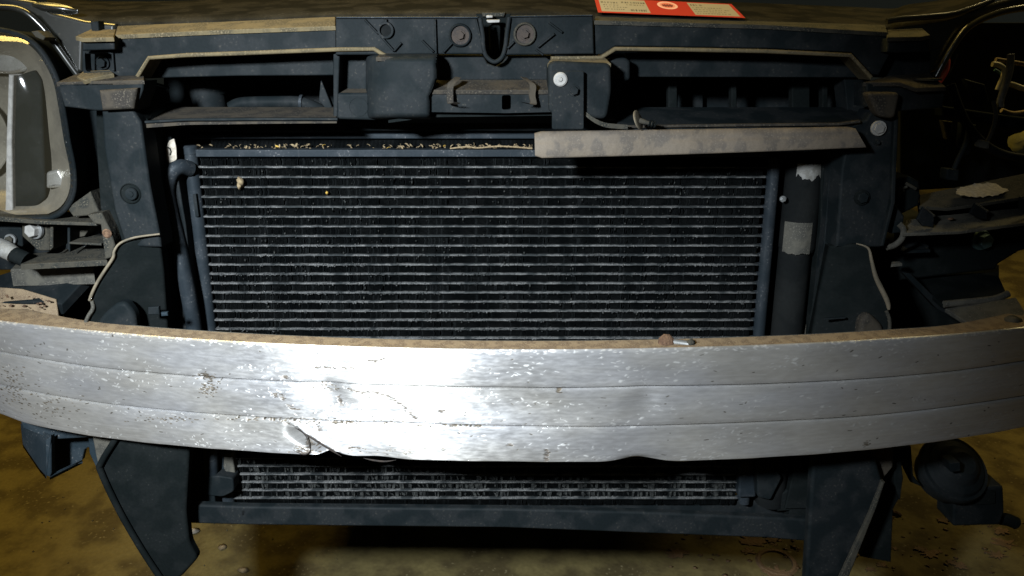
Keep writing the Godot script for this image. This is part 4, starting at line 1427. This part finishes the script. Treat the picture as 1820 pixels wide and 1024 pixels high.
# ---------------------------------------------------------------- headlamp
func build_headlight() -> void:
	var h := thing("headlamp", "large headlamp with hazy yellowed lens at the left edge", "headlamp", W(40, 388, .02))
	var outline := [[-140, 46], [-40, 50], [10, 56], [42, 66], [66, 84], [86, 112], [102, 148], [112, 200], [120, 250], [130, 300], [130, 340], [118, 368], [96, 384], [60, 388], [-140, 390]]
	var outer := rounded(outline, 12, 3)
	plate("housing", outer, -.035, .06, M.plastic, h, .004)
	var path := []
	for q in outline: path.append(W(q[0], q[1], .045))
	var s := Shape.new()
	s.tube(curve(path, 5), .0034, 12)
	obj("seal_rim", s, M.plastic, h)
	# side wall between rim and back
	var wl := Shape.new()
	var wr := [[], []]
	for p in curve(path, 5):
		wr[0].append(p)
		wr[1].append(p - nrm * .085 + Vector3(-.012, 0, 0))
	wl.grid(wr, Vector3(1, 0, 0))
	obj("side_wall", wl, M.plastic, h)
	# satin inner bezel, dished from rim to back
	var centre := Vector2(-30, 220)
	var rows := []
	for k in [[.96, .040], [.90, .030], [.80, .016], [.70, .004], [.56, -.006], [.3, -.012], [.02, -.014]]:
		var line := []
		for q in outline:
			var p := centre.lerp(Vector2(q[0], q[1]), k[0])
			line.append(W(p.x, p.y, k[1]))
		rows.append(curve(line, 4))
	var bz := Shape.new()
	bz.grid(rows, nrm)
	obj("bezel", bz, M.bezel, h)
	plate("dark_fin", rounded([[24, 136], [60, 124], [72, 140], [80, 352], [60, 372], [20, 372]], 5), .026, .04, M.rubber, h, .003, 3)
	plate("bright_fin", [[14, 132], [23, 134], [20, 250], [22, 376], [8, 378], [10, 250]], .032, .04, M.washer, h, .002)
	plate("reflector_step", rounded([[-60, 96], [30, 95], [58, 104], [62, 122], [20, 132], [-60, 128]], 5), .012, .02, M.chrome, h, .004, 3)
	plate("reflector_step", rounded([[80, 306], [104, 300], [114, 318], [112, 334], [80, 336]], 5), .026, .02, M.chrome, h, .004, 3)
	var rb := Shape.new()
	rb.lathe(W(-60, 240, .0), nrm, [[.0, -.05], [.02, -.045], [.035, -.03], [.046, .0], [.050, .006]], 40)
	obj("reflector_bowl", rb, M.chrome, h)
	# bulged clear cover
	var lr := []
	for k in [[1.0, .046], [.94, .058], [.82, .068], [.6, .076], [.3, .080], [.01, .081]]:
		var line := []
		for q in outline:
			var p := centre.lerp(Vector2(q[0], q[1]), k[0])
			line.append(W(p.x, p.y, k[1]))
		lr.append(curve(line, 4))
	var ln := Shape.new()
	ln.grid(lr, nrm)
	obj("lens", ln, M.lens, h)
	plate("mount_tab", [[54, 56], [66, 54], [80, 66], [76, 72], [62, 66]], .05, .02, M.grime, h)

# ---------------------------------------------------------------- brackets either side of the beam
func build_side_brackets() -> void:
	var a := thing("headlamp_bracket", "grimy ribbed bracket with a big hex bolt under the headlamp", "bracket", W(100, 470, .0))
	plate("rail", [[-40, 378], [0, 385], [70, 392], [170, 396], [172, 402], [70, 399], [-40, 391]], .055, .05, M.grime, a, .001)
	plate("back_plate", [[-40, 392], [205, 400], [205, 480], [-40, 480]], .0, .01, M.plastic, a)
	plate("bolt_plate", rounded([[38, 396], [88, 398], [88, 446], [66, 446], [56, 436], [38, 420]], 3), .034, .03, M.grime, a, .002)
	hex_bolt("hex_bolt", W(62, 409, .036), nrm + Vector3(-.25, .05, 0), .0098, M.washer, M.steel, a, .008)
	hex_bolt("ring_bolt", W(18, 426, .03), nrm, .0062, M.grime, M.steel, a, .004)
	plate("bolt_plate", rounded([[-10, 404], [38, 404], [40, 440], [0, 436]], 5), .026, .03, M.plastic, a, .002)
	plate("rib", [[88, 402], [94, 402], [94, 440], [88, 446]], .04, .04, M.grime, a, .001)
	plate("rib", [[120, 430], [180, 433], [180, 437], [120, 434]], .04, .04, M.grime, a, .001)
	plate("rib", [[119, 402], [124, 402], [124, 448], [119, 442]], .04, .04, M.plastic, a, .001)
	plate("rib", [[142, 402], [162, 402], [150, 420], [140, 422]], .02, .02, M.grime, a, .001)
	plate("side_arm", [[154, 382], [180, 378], [196, 410], [204, 436], [198, 458], [186, 462], [178, 400], [166, 398]], .062, .03, M.grime, a, .002)
	var hole := Shape.new()
	hole.lathe(W(190, 415, .0622), nrm, [[0, .0004], [.0022, .0004], [.0035, .0014], [.005, .0002]], 16)
	obj("screw_hole", hole, M.rust, a)
	plate("inner_gusset", [[118, 370], [160, 340], [176, 378], [154, 384], [130, 386]], .045, .02, M.grime, a, .002)
	plate("rear_panel", [[120, 196], [186, 196], [190, 380], [136, 380]], -.01, .01, M.plastic, a)
	ledge("dusty_slope", [[36, 470, .06], [190, 462, .06], [186, 432, .0], [96, 446, .0], [44, 452, .02]], .006, M.grime, a)
	var cn := thing("connector_plug", "white plastic plug poking in at the left edge below the headlamp", "plug", W(5, 455, .04))
	pipe("sleeve", [[-20, 436, .045], [4, 441, .048], [24, 452, .05]], [.011, .011, .010, .010, .0095, .0095, .0095, .009, .009], M.white_plastic, cn, 4, 14)
	pipe("grommet", [[24, 452, .05], [38, 458, .05], [46, 462, .05]], .0085, M.rubber, cn, 4, 14)
	# crash box on the left with rust on top
	var b := thing("crash_box", "grimy steel crash box behind the left end of the beam", "crash box", W(80, 560, .05))
	ledge("upper_plate", [[18, 478, .02], [165, 474, .02], [166, 470, .0], [30, 466, .0]], .02, M.grey_metal, b, .002)
	ledge("top_plate", [[-40, 540, .045], [60, 536, .045], [110, 540, .042], [168, 478, .0], [18, 482, .0], [-40, 500, .0]], .012, M.plastic, b, .002)
	ledge("rusty_top", [[-140, 576, .062], [84, 584, .062], [104, 560, .05], [100, 530, .04], [40, 512, .035], [-140, 500, .03]], .06, M.beam_top, b, .002)
	var cr := Shape.new()
	for k in 26:
		var q := W(rng.randf_range(-10, 92), rng.randf_range(520, 574), .05)
		var r := rng.randf_range(.0005, .0018) if k < 60 else rng.randf_range(.002, .0032)
		cr.lump(q, Vector3(r * 1.5, r * .7, r), rng, .4, 6, 4)
	var cro := obj("dirt_crust", cr, M.rust, b)
	cro.set_meta("kind", "stuff")
	ledge("lower_box", [[-140, 660, .02], [140, 660, .02], [140, 600, -.08], [-140, 600, -.08]], .05, M.black, b)
	# bluish bracket under the left end
	var c := thing("lower_bracket", "blue-grey plastic bracket box hanging under the beam's left end", "bracket", W(100, 850, .0))
	plate("front_rim", [[80, 782], [90, 776], [91, 840], [88, 849], [81, 846]], .045, .008, M.blue_plastic, c, .002)
	ledge("side_wall", [[36, 752, -.02], [90, 772, .045], [81, 846, .045], [70, 834, .03], [40, 790, -.02]], .004, M.blue_plastic, c)
	plate("back_wall", [[86, 768], [166, 770], [164, 800], [156, 796], [150, 800], [146, 818], [90, 848]], .0, .006, M.blue_plastic, c, .002)
	ledge("floor_wall", [[88, 849, .045], [146, 820, .0], [146, 816, .0], [90, 842, .04]], .003, M.blue_plastic, c)
	plate("hanger", [[155, 770], [166, 772], [176, 810], [186, 838], [184, 862], [172, 836], [158, 806]], .02, .008, M.blue_plastic, c, .002)
	plate("rim_top", [[36, 750], [166, 766], [166, 778], [90, 782], [40, 762]], .03, .02, M.blue_plastic, c, .002)

	# ---- right side
	var r := thing("bumper_bracket", "grey ribbed two-shelf bracket at the right edge with torn paper on it", "bracket", W(1700, 415, .04))
	ledge("upper_shelf", [[1634, 367, .035], [1684, 370, .04], [1736, 363, .045], [1820, 350, .05], [1960, 325, .06], [1960, 280, .0], [1820, 308, .0], [1698, 336, -.01], [1634, 346, -.01]], .003, M.grime, r)
	ledge("lower_shelf", [[1604, 415, .065], [1706, 411, .07], [1820, 396, .08], [1960, 372, .09], [1960, 346, .05], [1820, 369, .04], [1756, 376, .035], [1661, 384, .03], [1610, 391, .03]], .003, M.grey_metal, r)
	plate("web", [[1634, 362], [1736, 358], [1820, 344], [1960, 320], [1960, 360], [1820, 376], [1640, 396]], .01, .006, M.rubber, r)
	plate("rib", [[1641, 368], [1661, 384], [1660, 405], [1640, 402], [1630, 390]], .060, .003, M.plastic, r, .001)
	plate("rib", [[1734, 362], [1756, 376], [1755, 391], [1742, 389], [1724, 380]], .066, .003, M.plastic, r, .001)
	plate("rib", [[1815, 350], [1835, 360], [1834, 378], [1812, 372]], .070, .003, M.plastic, r, .001)
	for q in [[1641, 368, 1661, 384, .058], [1735, 362, 1756, 376, .064]]:
		pipe("rib_edge", [[q[0], q[1], q[4] - .015], [q[2], q[3], q[4] + .003]], .0012, M.grime, r, 2, 8)
	plate("end_block", [[1590, 318], [1616, 312], [1634, 322], [1637, 345], [1634, 366], [1606, 380], [1590, 360]], .04, .06, M.rubber, r, .003)
	plate("end_wedge", [[1588, 360], [1594, 366], [1608, 384], [1605, 414], [1586, 416]], .060, .04, M.plastic, r, .002)
	pipe("spring_ring", [[1598, 398, .06], [1606, 408, .06], [1603, 424, .06], [1590, 436, .06], [1576, 440, .06]], .0032, M.grey_metal, r, 6, 10)
	for q in [[1592, 338, 1612, 332], [1596, 346, 1606, 338], [1610, 326, 1628, 336]]:
		pipe("wire_end", [[q[0], q[1], .045], [q[2], q[3], .045]], .0016, M.grime, r, 3, 8)
	for k in [[1690, 389, 6], [1698, 404, 9], [1618, 407, 7]]:
		var cc := Shape.new()
		var p := W(k[0], k[1], .052)
		cc.lump(p, Vector3(k[2] * .0007, .0012, .0025), rng, .3, 8, 4)
		obj("dirt_spot", cc, M.rust, r)
	var tp := Shape.new()
	var trw := []
	for i in 7:
		var line := []
		for j in 21:
			var f := j / 20.0
			var k := i / 6.0 * 2.0 - 1.0
			var half := 12.0 * pow(sin(PI * clampf(f * .9 + .06, .03, .97)), .7) * (1.0 + rng.randf_range(-.16, .16))
			line.append(W(lerpf(1700, 1792, f) + rng.randf_range(-1.5, 1.5), lerpf(340, 340, f) - 4 * f + k * half, .022 - k * -.014 + .004 + rng.randf_range(-.0008, .0012)))
		trw.append(line)
	tp.sheet(trw, Vector3(0, .8, .6).normalized(), .0005)
	var tpo := obj("torn_paper", tp, M.paper)
	tag(tpo, "torn whitish paper scrap stuck on the right bracket's upper shelf", "paper")
	var rl := thing("rail_end", "black chassis rail end with a teal hex bolt behind the beam's right end", "chassis rail", W(1720, 500, .0))
	plate("face", [[1604, 414], [1820, 398], [1900, 390], [1900, 425], [1812, 448], [1776, 470], [1770, 480], [1600, 500]], .0, .02, M.rubber, rl, .004)
	hex_bolt("hex_bolt", W(1744, 427, .002), nrm + Vector3(.2, 0, 0), .0115, M.zinc, M.zinc, rl, .010)
	plate("rib", [[1626, 420], [1634, 420], [1652, 438], [1650, 446], [1640, 436]], .02, .02, M.plastic, rl, .001)
	ledge("shelf", [[1600, 446, .03], [1654, 444, .03], [1640, 428, .0], [1606, 430, .0]], .003, M.plastic, rl)
	ledge("top_plate", [[1674, 541, .05], [1790, 522, .05], [1776, 492, .0], [1776, 470, -.04], [1606, 482, -.04]], .004, M.rubber, rl)
	plate("side_leaf", [[1604, 484], [1618, 486], [1676, 542], [1768, 596], [1752, 600], [1664, 548]], .03, .01, M.plastic, rl, .001)
	pipe("rolled_lip", [[1678, 541, .052], [1720, 537, .052], [1766, 532, .052], [1792, 522, .05]], .0040, M.grey_metal, rl, 5, 10)
	ledge("lower_plate", [[1754, 596, .11], [1830, 590, .11], [1826, 560, .08], [1806, 528, .056], [1680, 548, .056]], .004, M.grey_metal, rl)
	ledge("side_chip", [[1584, 470, .04], [1604, 468, .04], [1600, 464, .03], [1585, 465, .03]], .003, M.grey_metal, rl)
	var nub := Shape.new()
	nub.lump(W(1800, 571, .096), Vector3(.010, .006, .007), rng, .12, 9, 6)
	obj("weld_nub", nub, M.grey_metal, rl)

	# rails running back into the dark on both sides
	for q in [[[[96, 470], [330, 470], [330, 640], [96, 640]], "black chassis rail running back behind the left crash box"], [[[1560, 430], [1774, 430], [1760, 640], [1540, 660]], "black chassis rail running back behind the right deflector"]]:
		var cr2 := thing("chassis_rail", q[1], "chassis rail", W(q[0][3][0], q[0][3][1], -.06))
		plate("box_section", q[0], -.055, .7, M.black, cr2, .006, 2)
		plate("end_flange", [[q[0][0][0] + 30, q[0][0][1] + 40], [q[0][1][0] - 30, q[0][1][1] + 40], [q[0][2][0] - 30, q[0][2][1] - 30], [q[0][3][0] + 30, q[0][3][1] - 30]], -.05, .006, M.rubber, cr2, .002)
	# horn under the right end
	var hn := thing("horn", "black disc horn with square boss and plug below the beam on the right", "horn", W(1700, 940, -.02))
	var ax := Vector3(.1, .78, .62).normalized()
	var hs := Shape.new()
	hs.lathe(W(1690, 836, -.02), ax, [[0, .030], [.014, .030], [.020, .026], [.026, .018], [.034, .014], [.037, .010], [.041, .010], [.0425, .006], [.0425, 0], [.038, -.006], [.036, -.02], [0, -.022]], 40)
	obj("disc", hs, M.plastic, hn)
	plate("square_boss", rounded([[1688, 824], [1707, 822], [1708, 838], [1690, 840]], 2), .022, .02, M.plastic, hn, .001)
	plate("plug", rounded([[1696, 872], [1740, 866], [1784, 864], [1786, 910], [1778, 934], [1694, 936]], 5), -.004, .04, M.plastic, hn, .003)
	plate("plug_socket", rounded([[1732, 874], [1770, 872], [1770, 896], [1734, 898]], 3), -.002, .006, M.rubber, hn, .001)
	plate("bracket_arm", [[1596, 796], [1620, 794], [1624, 846], [1640, 866], [1620, 858], [1606, 830]], -.005, .006, M.rubber, hn)
	pipe("stub", [[1778, 922, -.02], [1792, 924, -.02], [1806, 930, -.02]], .008, M.rubber, hn, 4, 12)

# ---------------------------------------------------------------- loose things
func build_small_things() -> void:
	# wiring at the right edge
	var reds := pipe("red_cable", [[1672, 88, -.02], [1681, 106, -.015], [1680, 124, -.01], [1672, 138, -.005], [1664, 150, .0]], .0042, M.red, self, 6, 10)
	tag(reds, "red cable showing behind the right wing edge", "cable")
	var w2 := pipe("grey_cable", [[1700, 96, -.05], [1692, 116, -.045], [1684, 132, -.04], [1676, 150, -.04]], .0020, M.grime, self, 6, 8)
	tag(w2, "thin grey cable beside the red cable", "cable")
	var w3 := pipe("flat_strap", [[1797, 96, -.10], [1795, 122, -.10], [1788, 150, -.10], [1779, 176, -.10], [1778, 190, -.10]], .0042, M.white_plastic, self, 6, 8)
	tag(w3, "pale strap hanging down at the right edge", "strap")
	var w4 := pipe("cream_cable", [[1764, 114, -.12], [1776, 116, -.12], [1785, 124, -.12], [1782, 138, -.12], [1773, 160, -.12]], .0032, M.cream, self, 6, 8)
	tag(w4, "cream cable bent into a hook at the right edge", "cable")
	var w5 := pipe("yellow_cable", [[1790, 148, -.13], [1804, 152, -.13], [1818, 157, -.13], [1840, 160, -.13]], .0034, M.cream, self, 6, 8)
	tag(w5, "short cream cable running off the right edge, below the strap's top", "cable")
	var w6 := pipe("blue_cable", [[1768, 124, -.125], [1776, 129, -.125], [1786, 138, -.13]], .0018, M.teal, self, 5, 8)
	tag(w6, "thin blue cable under the cream hook", "cable")
	var w7 := pipe("brown_cable", [[1770, 106, -.14], [1795, 110, -.14], [1830, 116, -.14]], .0028, M.straw, self, 5, 8)
	tag(w7, "brown cable crossing behind the pale strap", "cable")
	var w8 := pipe("tan_cable", [[1780, 196, -.14], [1800, 202, -.14], [1830, 198, -.14]], .0030, M.straw, self, 5, 8)
	tag(w8, "tan cable low at the right edge under the strap", "cable")
	var tk := thing("inner_wing", "black inner wing behind the empty right headlamp opening", "body panel", W(1740, 300, -.2))
	plate("panel", [[1600, 40], [1960, 40], [1960, 330], [1820, 312], [1770, 330], [1600, 340]], -.22, .01, M.black, tk)
	plate("strut", [[1676, 214], [1694, 216], [1692, 250], [1684, 248]], -.14, .01, M.grime, tk, .002)
	plate("strut", [[1710, 218], [1736, 222], [1728, 264], [1722, 276], [1706, 262]], -.14, .01, M.plastic, tk, .002)
	plate("strut", [[1716, 140], [1752, 150], [1760, 180], [1748, 188], [1730, 176]], -.16, .01, M.plastic, tk, .003)
	plate("cross_strut", [[1676, 188], [1800, 206], [1900, 216], [1900, 240], [1780, 226], [1676, 206]], -.12, .02, M.rubber, tk, .004)
	var loom := thing("wiring_loom", "dark taped wiring loom looping through the empty right headlamp opening", "wiring loom", W(1720, 260, -.1))
	pipe("taped_trunk", [[1690, 150, -.10], [1704, 190, -.095], [1722, 226, -.09], [1752, 258, -.09], [1790, 276, -.095], [1850, 284, -.1]], .0052, M.plastic, loom, 6, 10)
	pipe("branch", [[1722, 226, -.09], [1716, 256, -.08], [1702, 286, -.075], [1694, 306, -.075]], .0030, M.plastic, loom, 6, 8)
	pipe("branch", [[1752, 258, -.09], [1764, 232, -.085], [1770, 204, -.085], [1766, 180, -.09]], .0026, M.grime, loom, 6, 8)
	plate("plug", rounded([[1684, 300], [1706, 302], [1704, 322], [1682, 320]], 3), -.065, .016, M.plastic, loom, .0015)
	plate("clip", rounded([[1742, 248], [1760, 252], [1758, 266], [1740, 262]], 3), -.08, .01, M.grey_metal, loom, .001)
	var yb := thing("yellow_bag", "yellowish bag bottom showing at the right edge under the wiring", "bag", W(1810, 270, -.19))
	var bs := Shape.new()
	bs.lump(W(1830, 254, -.18), Vector3(.030, .016, .012), rng, .12, 12, 8)
	obj("bag", bs, M.olive, yb)
	# rusty bolt left on the beam
	var at := beam_hit(1186, 622)
	var bl := thing("rusty_bolt", "rusty round-headed bolt lying on top of the beam, right of centre", "bolt", at)
	var s := Shape.new()
	var c := W(1185, 609, .150)
	s.lathe(c, Vector3(.25, .5, .85), [[0, .005], [.004, .0046], [.007, .0032], [.0088, 0], [.0082, -.003], [0, -.004]], 9)
	obj("head", s, M.rust, bl)
	var sh := Shape.new()
	sh.tube([c + Vector3(.006, .000, -.001), c + Vector3(.014, -.0008, .0), c + Vector3(.023, -.0012, .002)], .0034, 10)
	obj("shank", sh, M.steel, bl)
	var nt := Shape.new()
	nt.lump(c + Vector3(.0225, .0004, .002), Vector3(.0045, .0042, .004), rng, .2, 7, 5)
	obj("nut", nt, M.grime, bl)
	# clod and leaf scraps
	var cs := Shape.new()
	cs.lump(W(427, 324, .003), Vector3(.0042, .0054, .003), rng, .28, 8, 6)
	cs.lump(W(425, 331, .003), Vector3(.0028, .0036, .0025), rng, .3, 7, 5)
	var co := obj("dirt_clod", cs, M.straw)
	tag(co, "small tan clod stuck on the condenser's upper left fins", "dirt clod")
	var ys := Shape.new()
	ys.lump(W(581, 343, .002), Vector3(.0018, .0022, .001), rng, .2, 7, 5)
	var yo := obj("seed_husk", ys, M.leaf_yellow)
	tag(yo, "tiny yellow husk on the condenser fins below the clod's row", "husk")
	var lit := Shape.new()
	for k in 260:
		var x := rng.randf_range(345, 948)
		if rng.randf() > (.25 + .75 * smoothstep(620., 800., x) + .4 * float(x < 560 and x > 400)): continue
		var p := W(x, rng.randf_range(256, 263.5), rng.randf_range(-.014, -.002))
		scrap(lit, p, rng.randf_range(.0006, .0026))
	var lo := obj("leaf_litter", lit, M.straw)
	lo.set_meta("kind", "stuff")
	tag(lo, "dry leaf scraps caught along the condenser's top edge", "leaf litter")
	var ll := Shape.new()
	for q in [[492, 260], [575, 258], [690, 262], [790, 259]]: scrap(ll, W(q[0], q[1], .002), .0022)
	var lo2 := obj("yellow_leaf_litter", ll, M.leaf_yellow)
	lo2.set_meta("kind", "stuff")
	tag(lo2, "yellow leaf crumbs among the dry scraps on the condenser's top edge", "leaf litter")
	var tw := pipe("dry_twig", [[800, 264, .004], [830, 261, .006], [850, 263, .006], [890, 260, .006], [946, 264, .006]], .0009, M.straw, self, 5, 6)
	tag(tw, "thin pale twig lying along the condenser's top edge", "twig")
	var sl := thing("inspection_tag", "small tan tag with an ink mark on the left frame", "tag", W(302, 290, .02))
	plate("tag_face", rounded([[300, 250], [309, 246], [313, 262], [314, 284], [300, 291], [295, 286], [295, 262]], 3), .021, .002, M.paper, sl, .0006)
	plate("ink_mark", band([[297, 262], [302, 264], [304, 270], [302, 276]], 2.2), .0215, .001, M.rubber, sl, 0.0)
	# litter on the floor
	var k := 0
	for q in [[341, 943, .012], [395, 972, .010], [432, 1013, .009], [1592, 912, .012]]:
		var f := Shape.new()
		var p := Wy(q[0], q[1], .003)
		f.lump(p, Vector3(q[2], .003, q[2] * .7), rng, .3, 8, 4)
		var lab: String = ["pale torn paper scrap on the floor beside the left flap", "small straw scrap on the floor below the lower bar's left end", "lowest straw scrap on the floor, left of centre", "rust-brown chip on the floor beside the right flap"][k]
		var o := obj("floor_scrap", f, [M.paper, M.straw, M.straw, M.rust][k])
		tag(o, lab, "scrap")
		k += 1
	var gr := Shape.new()
	for i in 260:
		var px := rng.randf_range(-40, 1860)
		var py := rng.randf_range(760, 1040)
		var p := Wy(px, py, .001)
		var r := rng.randf_range(.0006, .0019)
		gr.lump(p, Vector3(r, r * .5, r * .8), rng, .4, 5, 4)
	var go := obj("floor_grit", gr, M.dust)
	go.set_meta("kind", "stuff")
	tag(go, "pale grit scattered over the brown workshop floor", "grit")
	var rs := Shape.new()
	for i in 150:
		var px := rng.randf_range(1180, 1860)
		var py := rng.randf_range(930, 1060) if rng.randf() < .8 else rng.randf_range(480, 600)
		var p := Wy(px, py, .0008)
		var r := rng.randf_range(.0012, .006)
		rs.lump(p, Vector3(r, .0007, r * rng.randf_range(.4, .9)), rng, .4, 10, 4)
	var ro := obj("rust_flakes", rs, M.stain)
	ro.set_meta("kind", "stuff")
	tag(ro, "rust-red flakes and crumbs on the floor at the right", "rust flakes")
	for i in 44:
		var right := true
		var px := rng.randf_range(1190, 1850) if right else rng.randf_range(-20, 760)
		var py := rng.randf_range(900, 1050) if rng.randf() < .85 else rng.randf_range(800, 900)
		var p := Wy(px, py, .0004)
		var rr := rng.randf_range(.004, .022)
		var poly := []
		for k2 in 23:
			var a := TAU * k2 / 23.0
			var q := rr * rng.randf_range(.3, 1.0)
			poly.append(p + Vector3(cos(a) * q * 1.4, .0004 + .00005 * i, sin(a) * q))
		var ps := Shape.new()
		ps.prism(poly, Vector3(0, -.001, 0), 0.0)
		obj("stain", ps, M.stain, get_node("floor"))
	var ring_ := Shape.new()
	ring_.lathe(Wy(1380, 1000, .0), Vector3.UP, [[.026, .0], [.027, .003], [.032, .0035], [.035, 0]], 36)
	var rgo := obj("rust_ring", ring_, M.stain)
	tag(rgo, "rusty ring on the floor below the lower bar's right end", "ring")
	# unseen bulk of the car that shades the floor
	var en := thing("engine", "engine block in the dark behind the radiator", "engine", Vector3(0.0, .26, -.45))
	var es := Shape.new()
	es.prism([Vector3(-.34, .26, -.16), Vector3(.34, .26, -.16), Vector3(.34, .26, -.85), Vector3(-.34, .26, -.85)], Vector3(0, .5, 0), 0.03, 3)
	obj("block", es, M.grey_metal, en)
	var pan := Shape.new()
	pan.prism([Vector3(-.2, .21, -.2), Vector3(.2, .21, -.2), Vector3(.2, .21, -.7), Vector3(-.2, .21, -.7)], Vector3(0, .06, 0), 0.02, 3)
	obj("sump", pan, M.grey_metal, en)

func scrap(s: Shape, p: Vector3, r: float) -> void:   # curled flake
	var ax := Vector3(rng.randf_range(-1, 1), rng.randf_range(-.5, .8), rng.randf_range(-.4, .6)).normalized()
	var ay := ax.cross(Vector3(rng.randf_range(-1, 1), 1, rng.randf_range(-1, 1))).normalized()
	var up := ax.cross(ay)
	var rows := []
	for i in 3:
		var line := []
		for j in 4:
			var u := j / 3.0 * 2.0 - 1.0
			var v := i - 1.0
			var w := r * .45 * (1.0 - u * u * rng.randf_range(.4, .9))
			line.append(p + ax * u * r + ay * v * w + up * r * .3 * u * u)
		rows.append(line)
	s.sheet(rows, up, .0003)
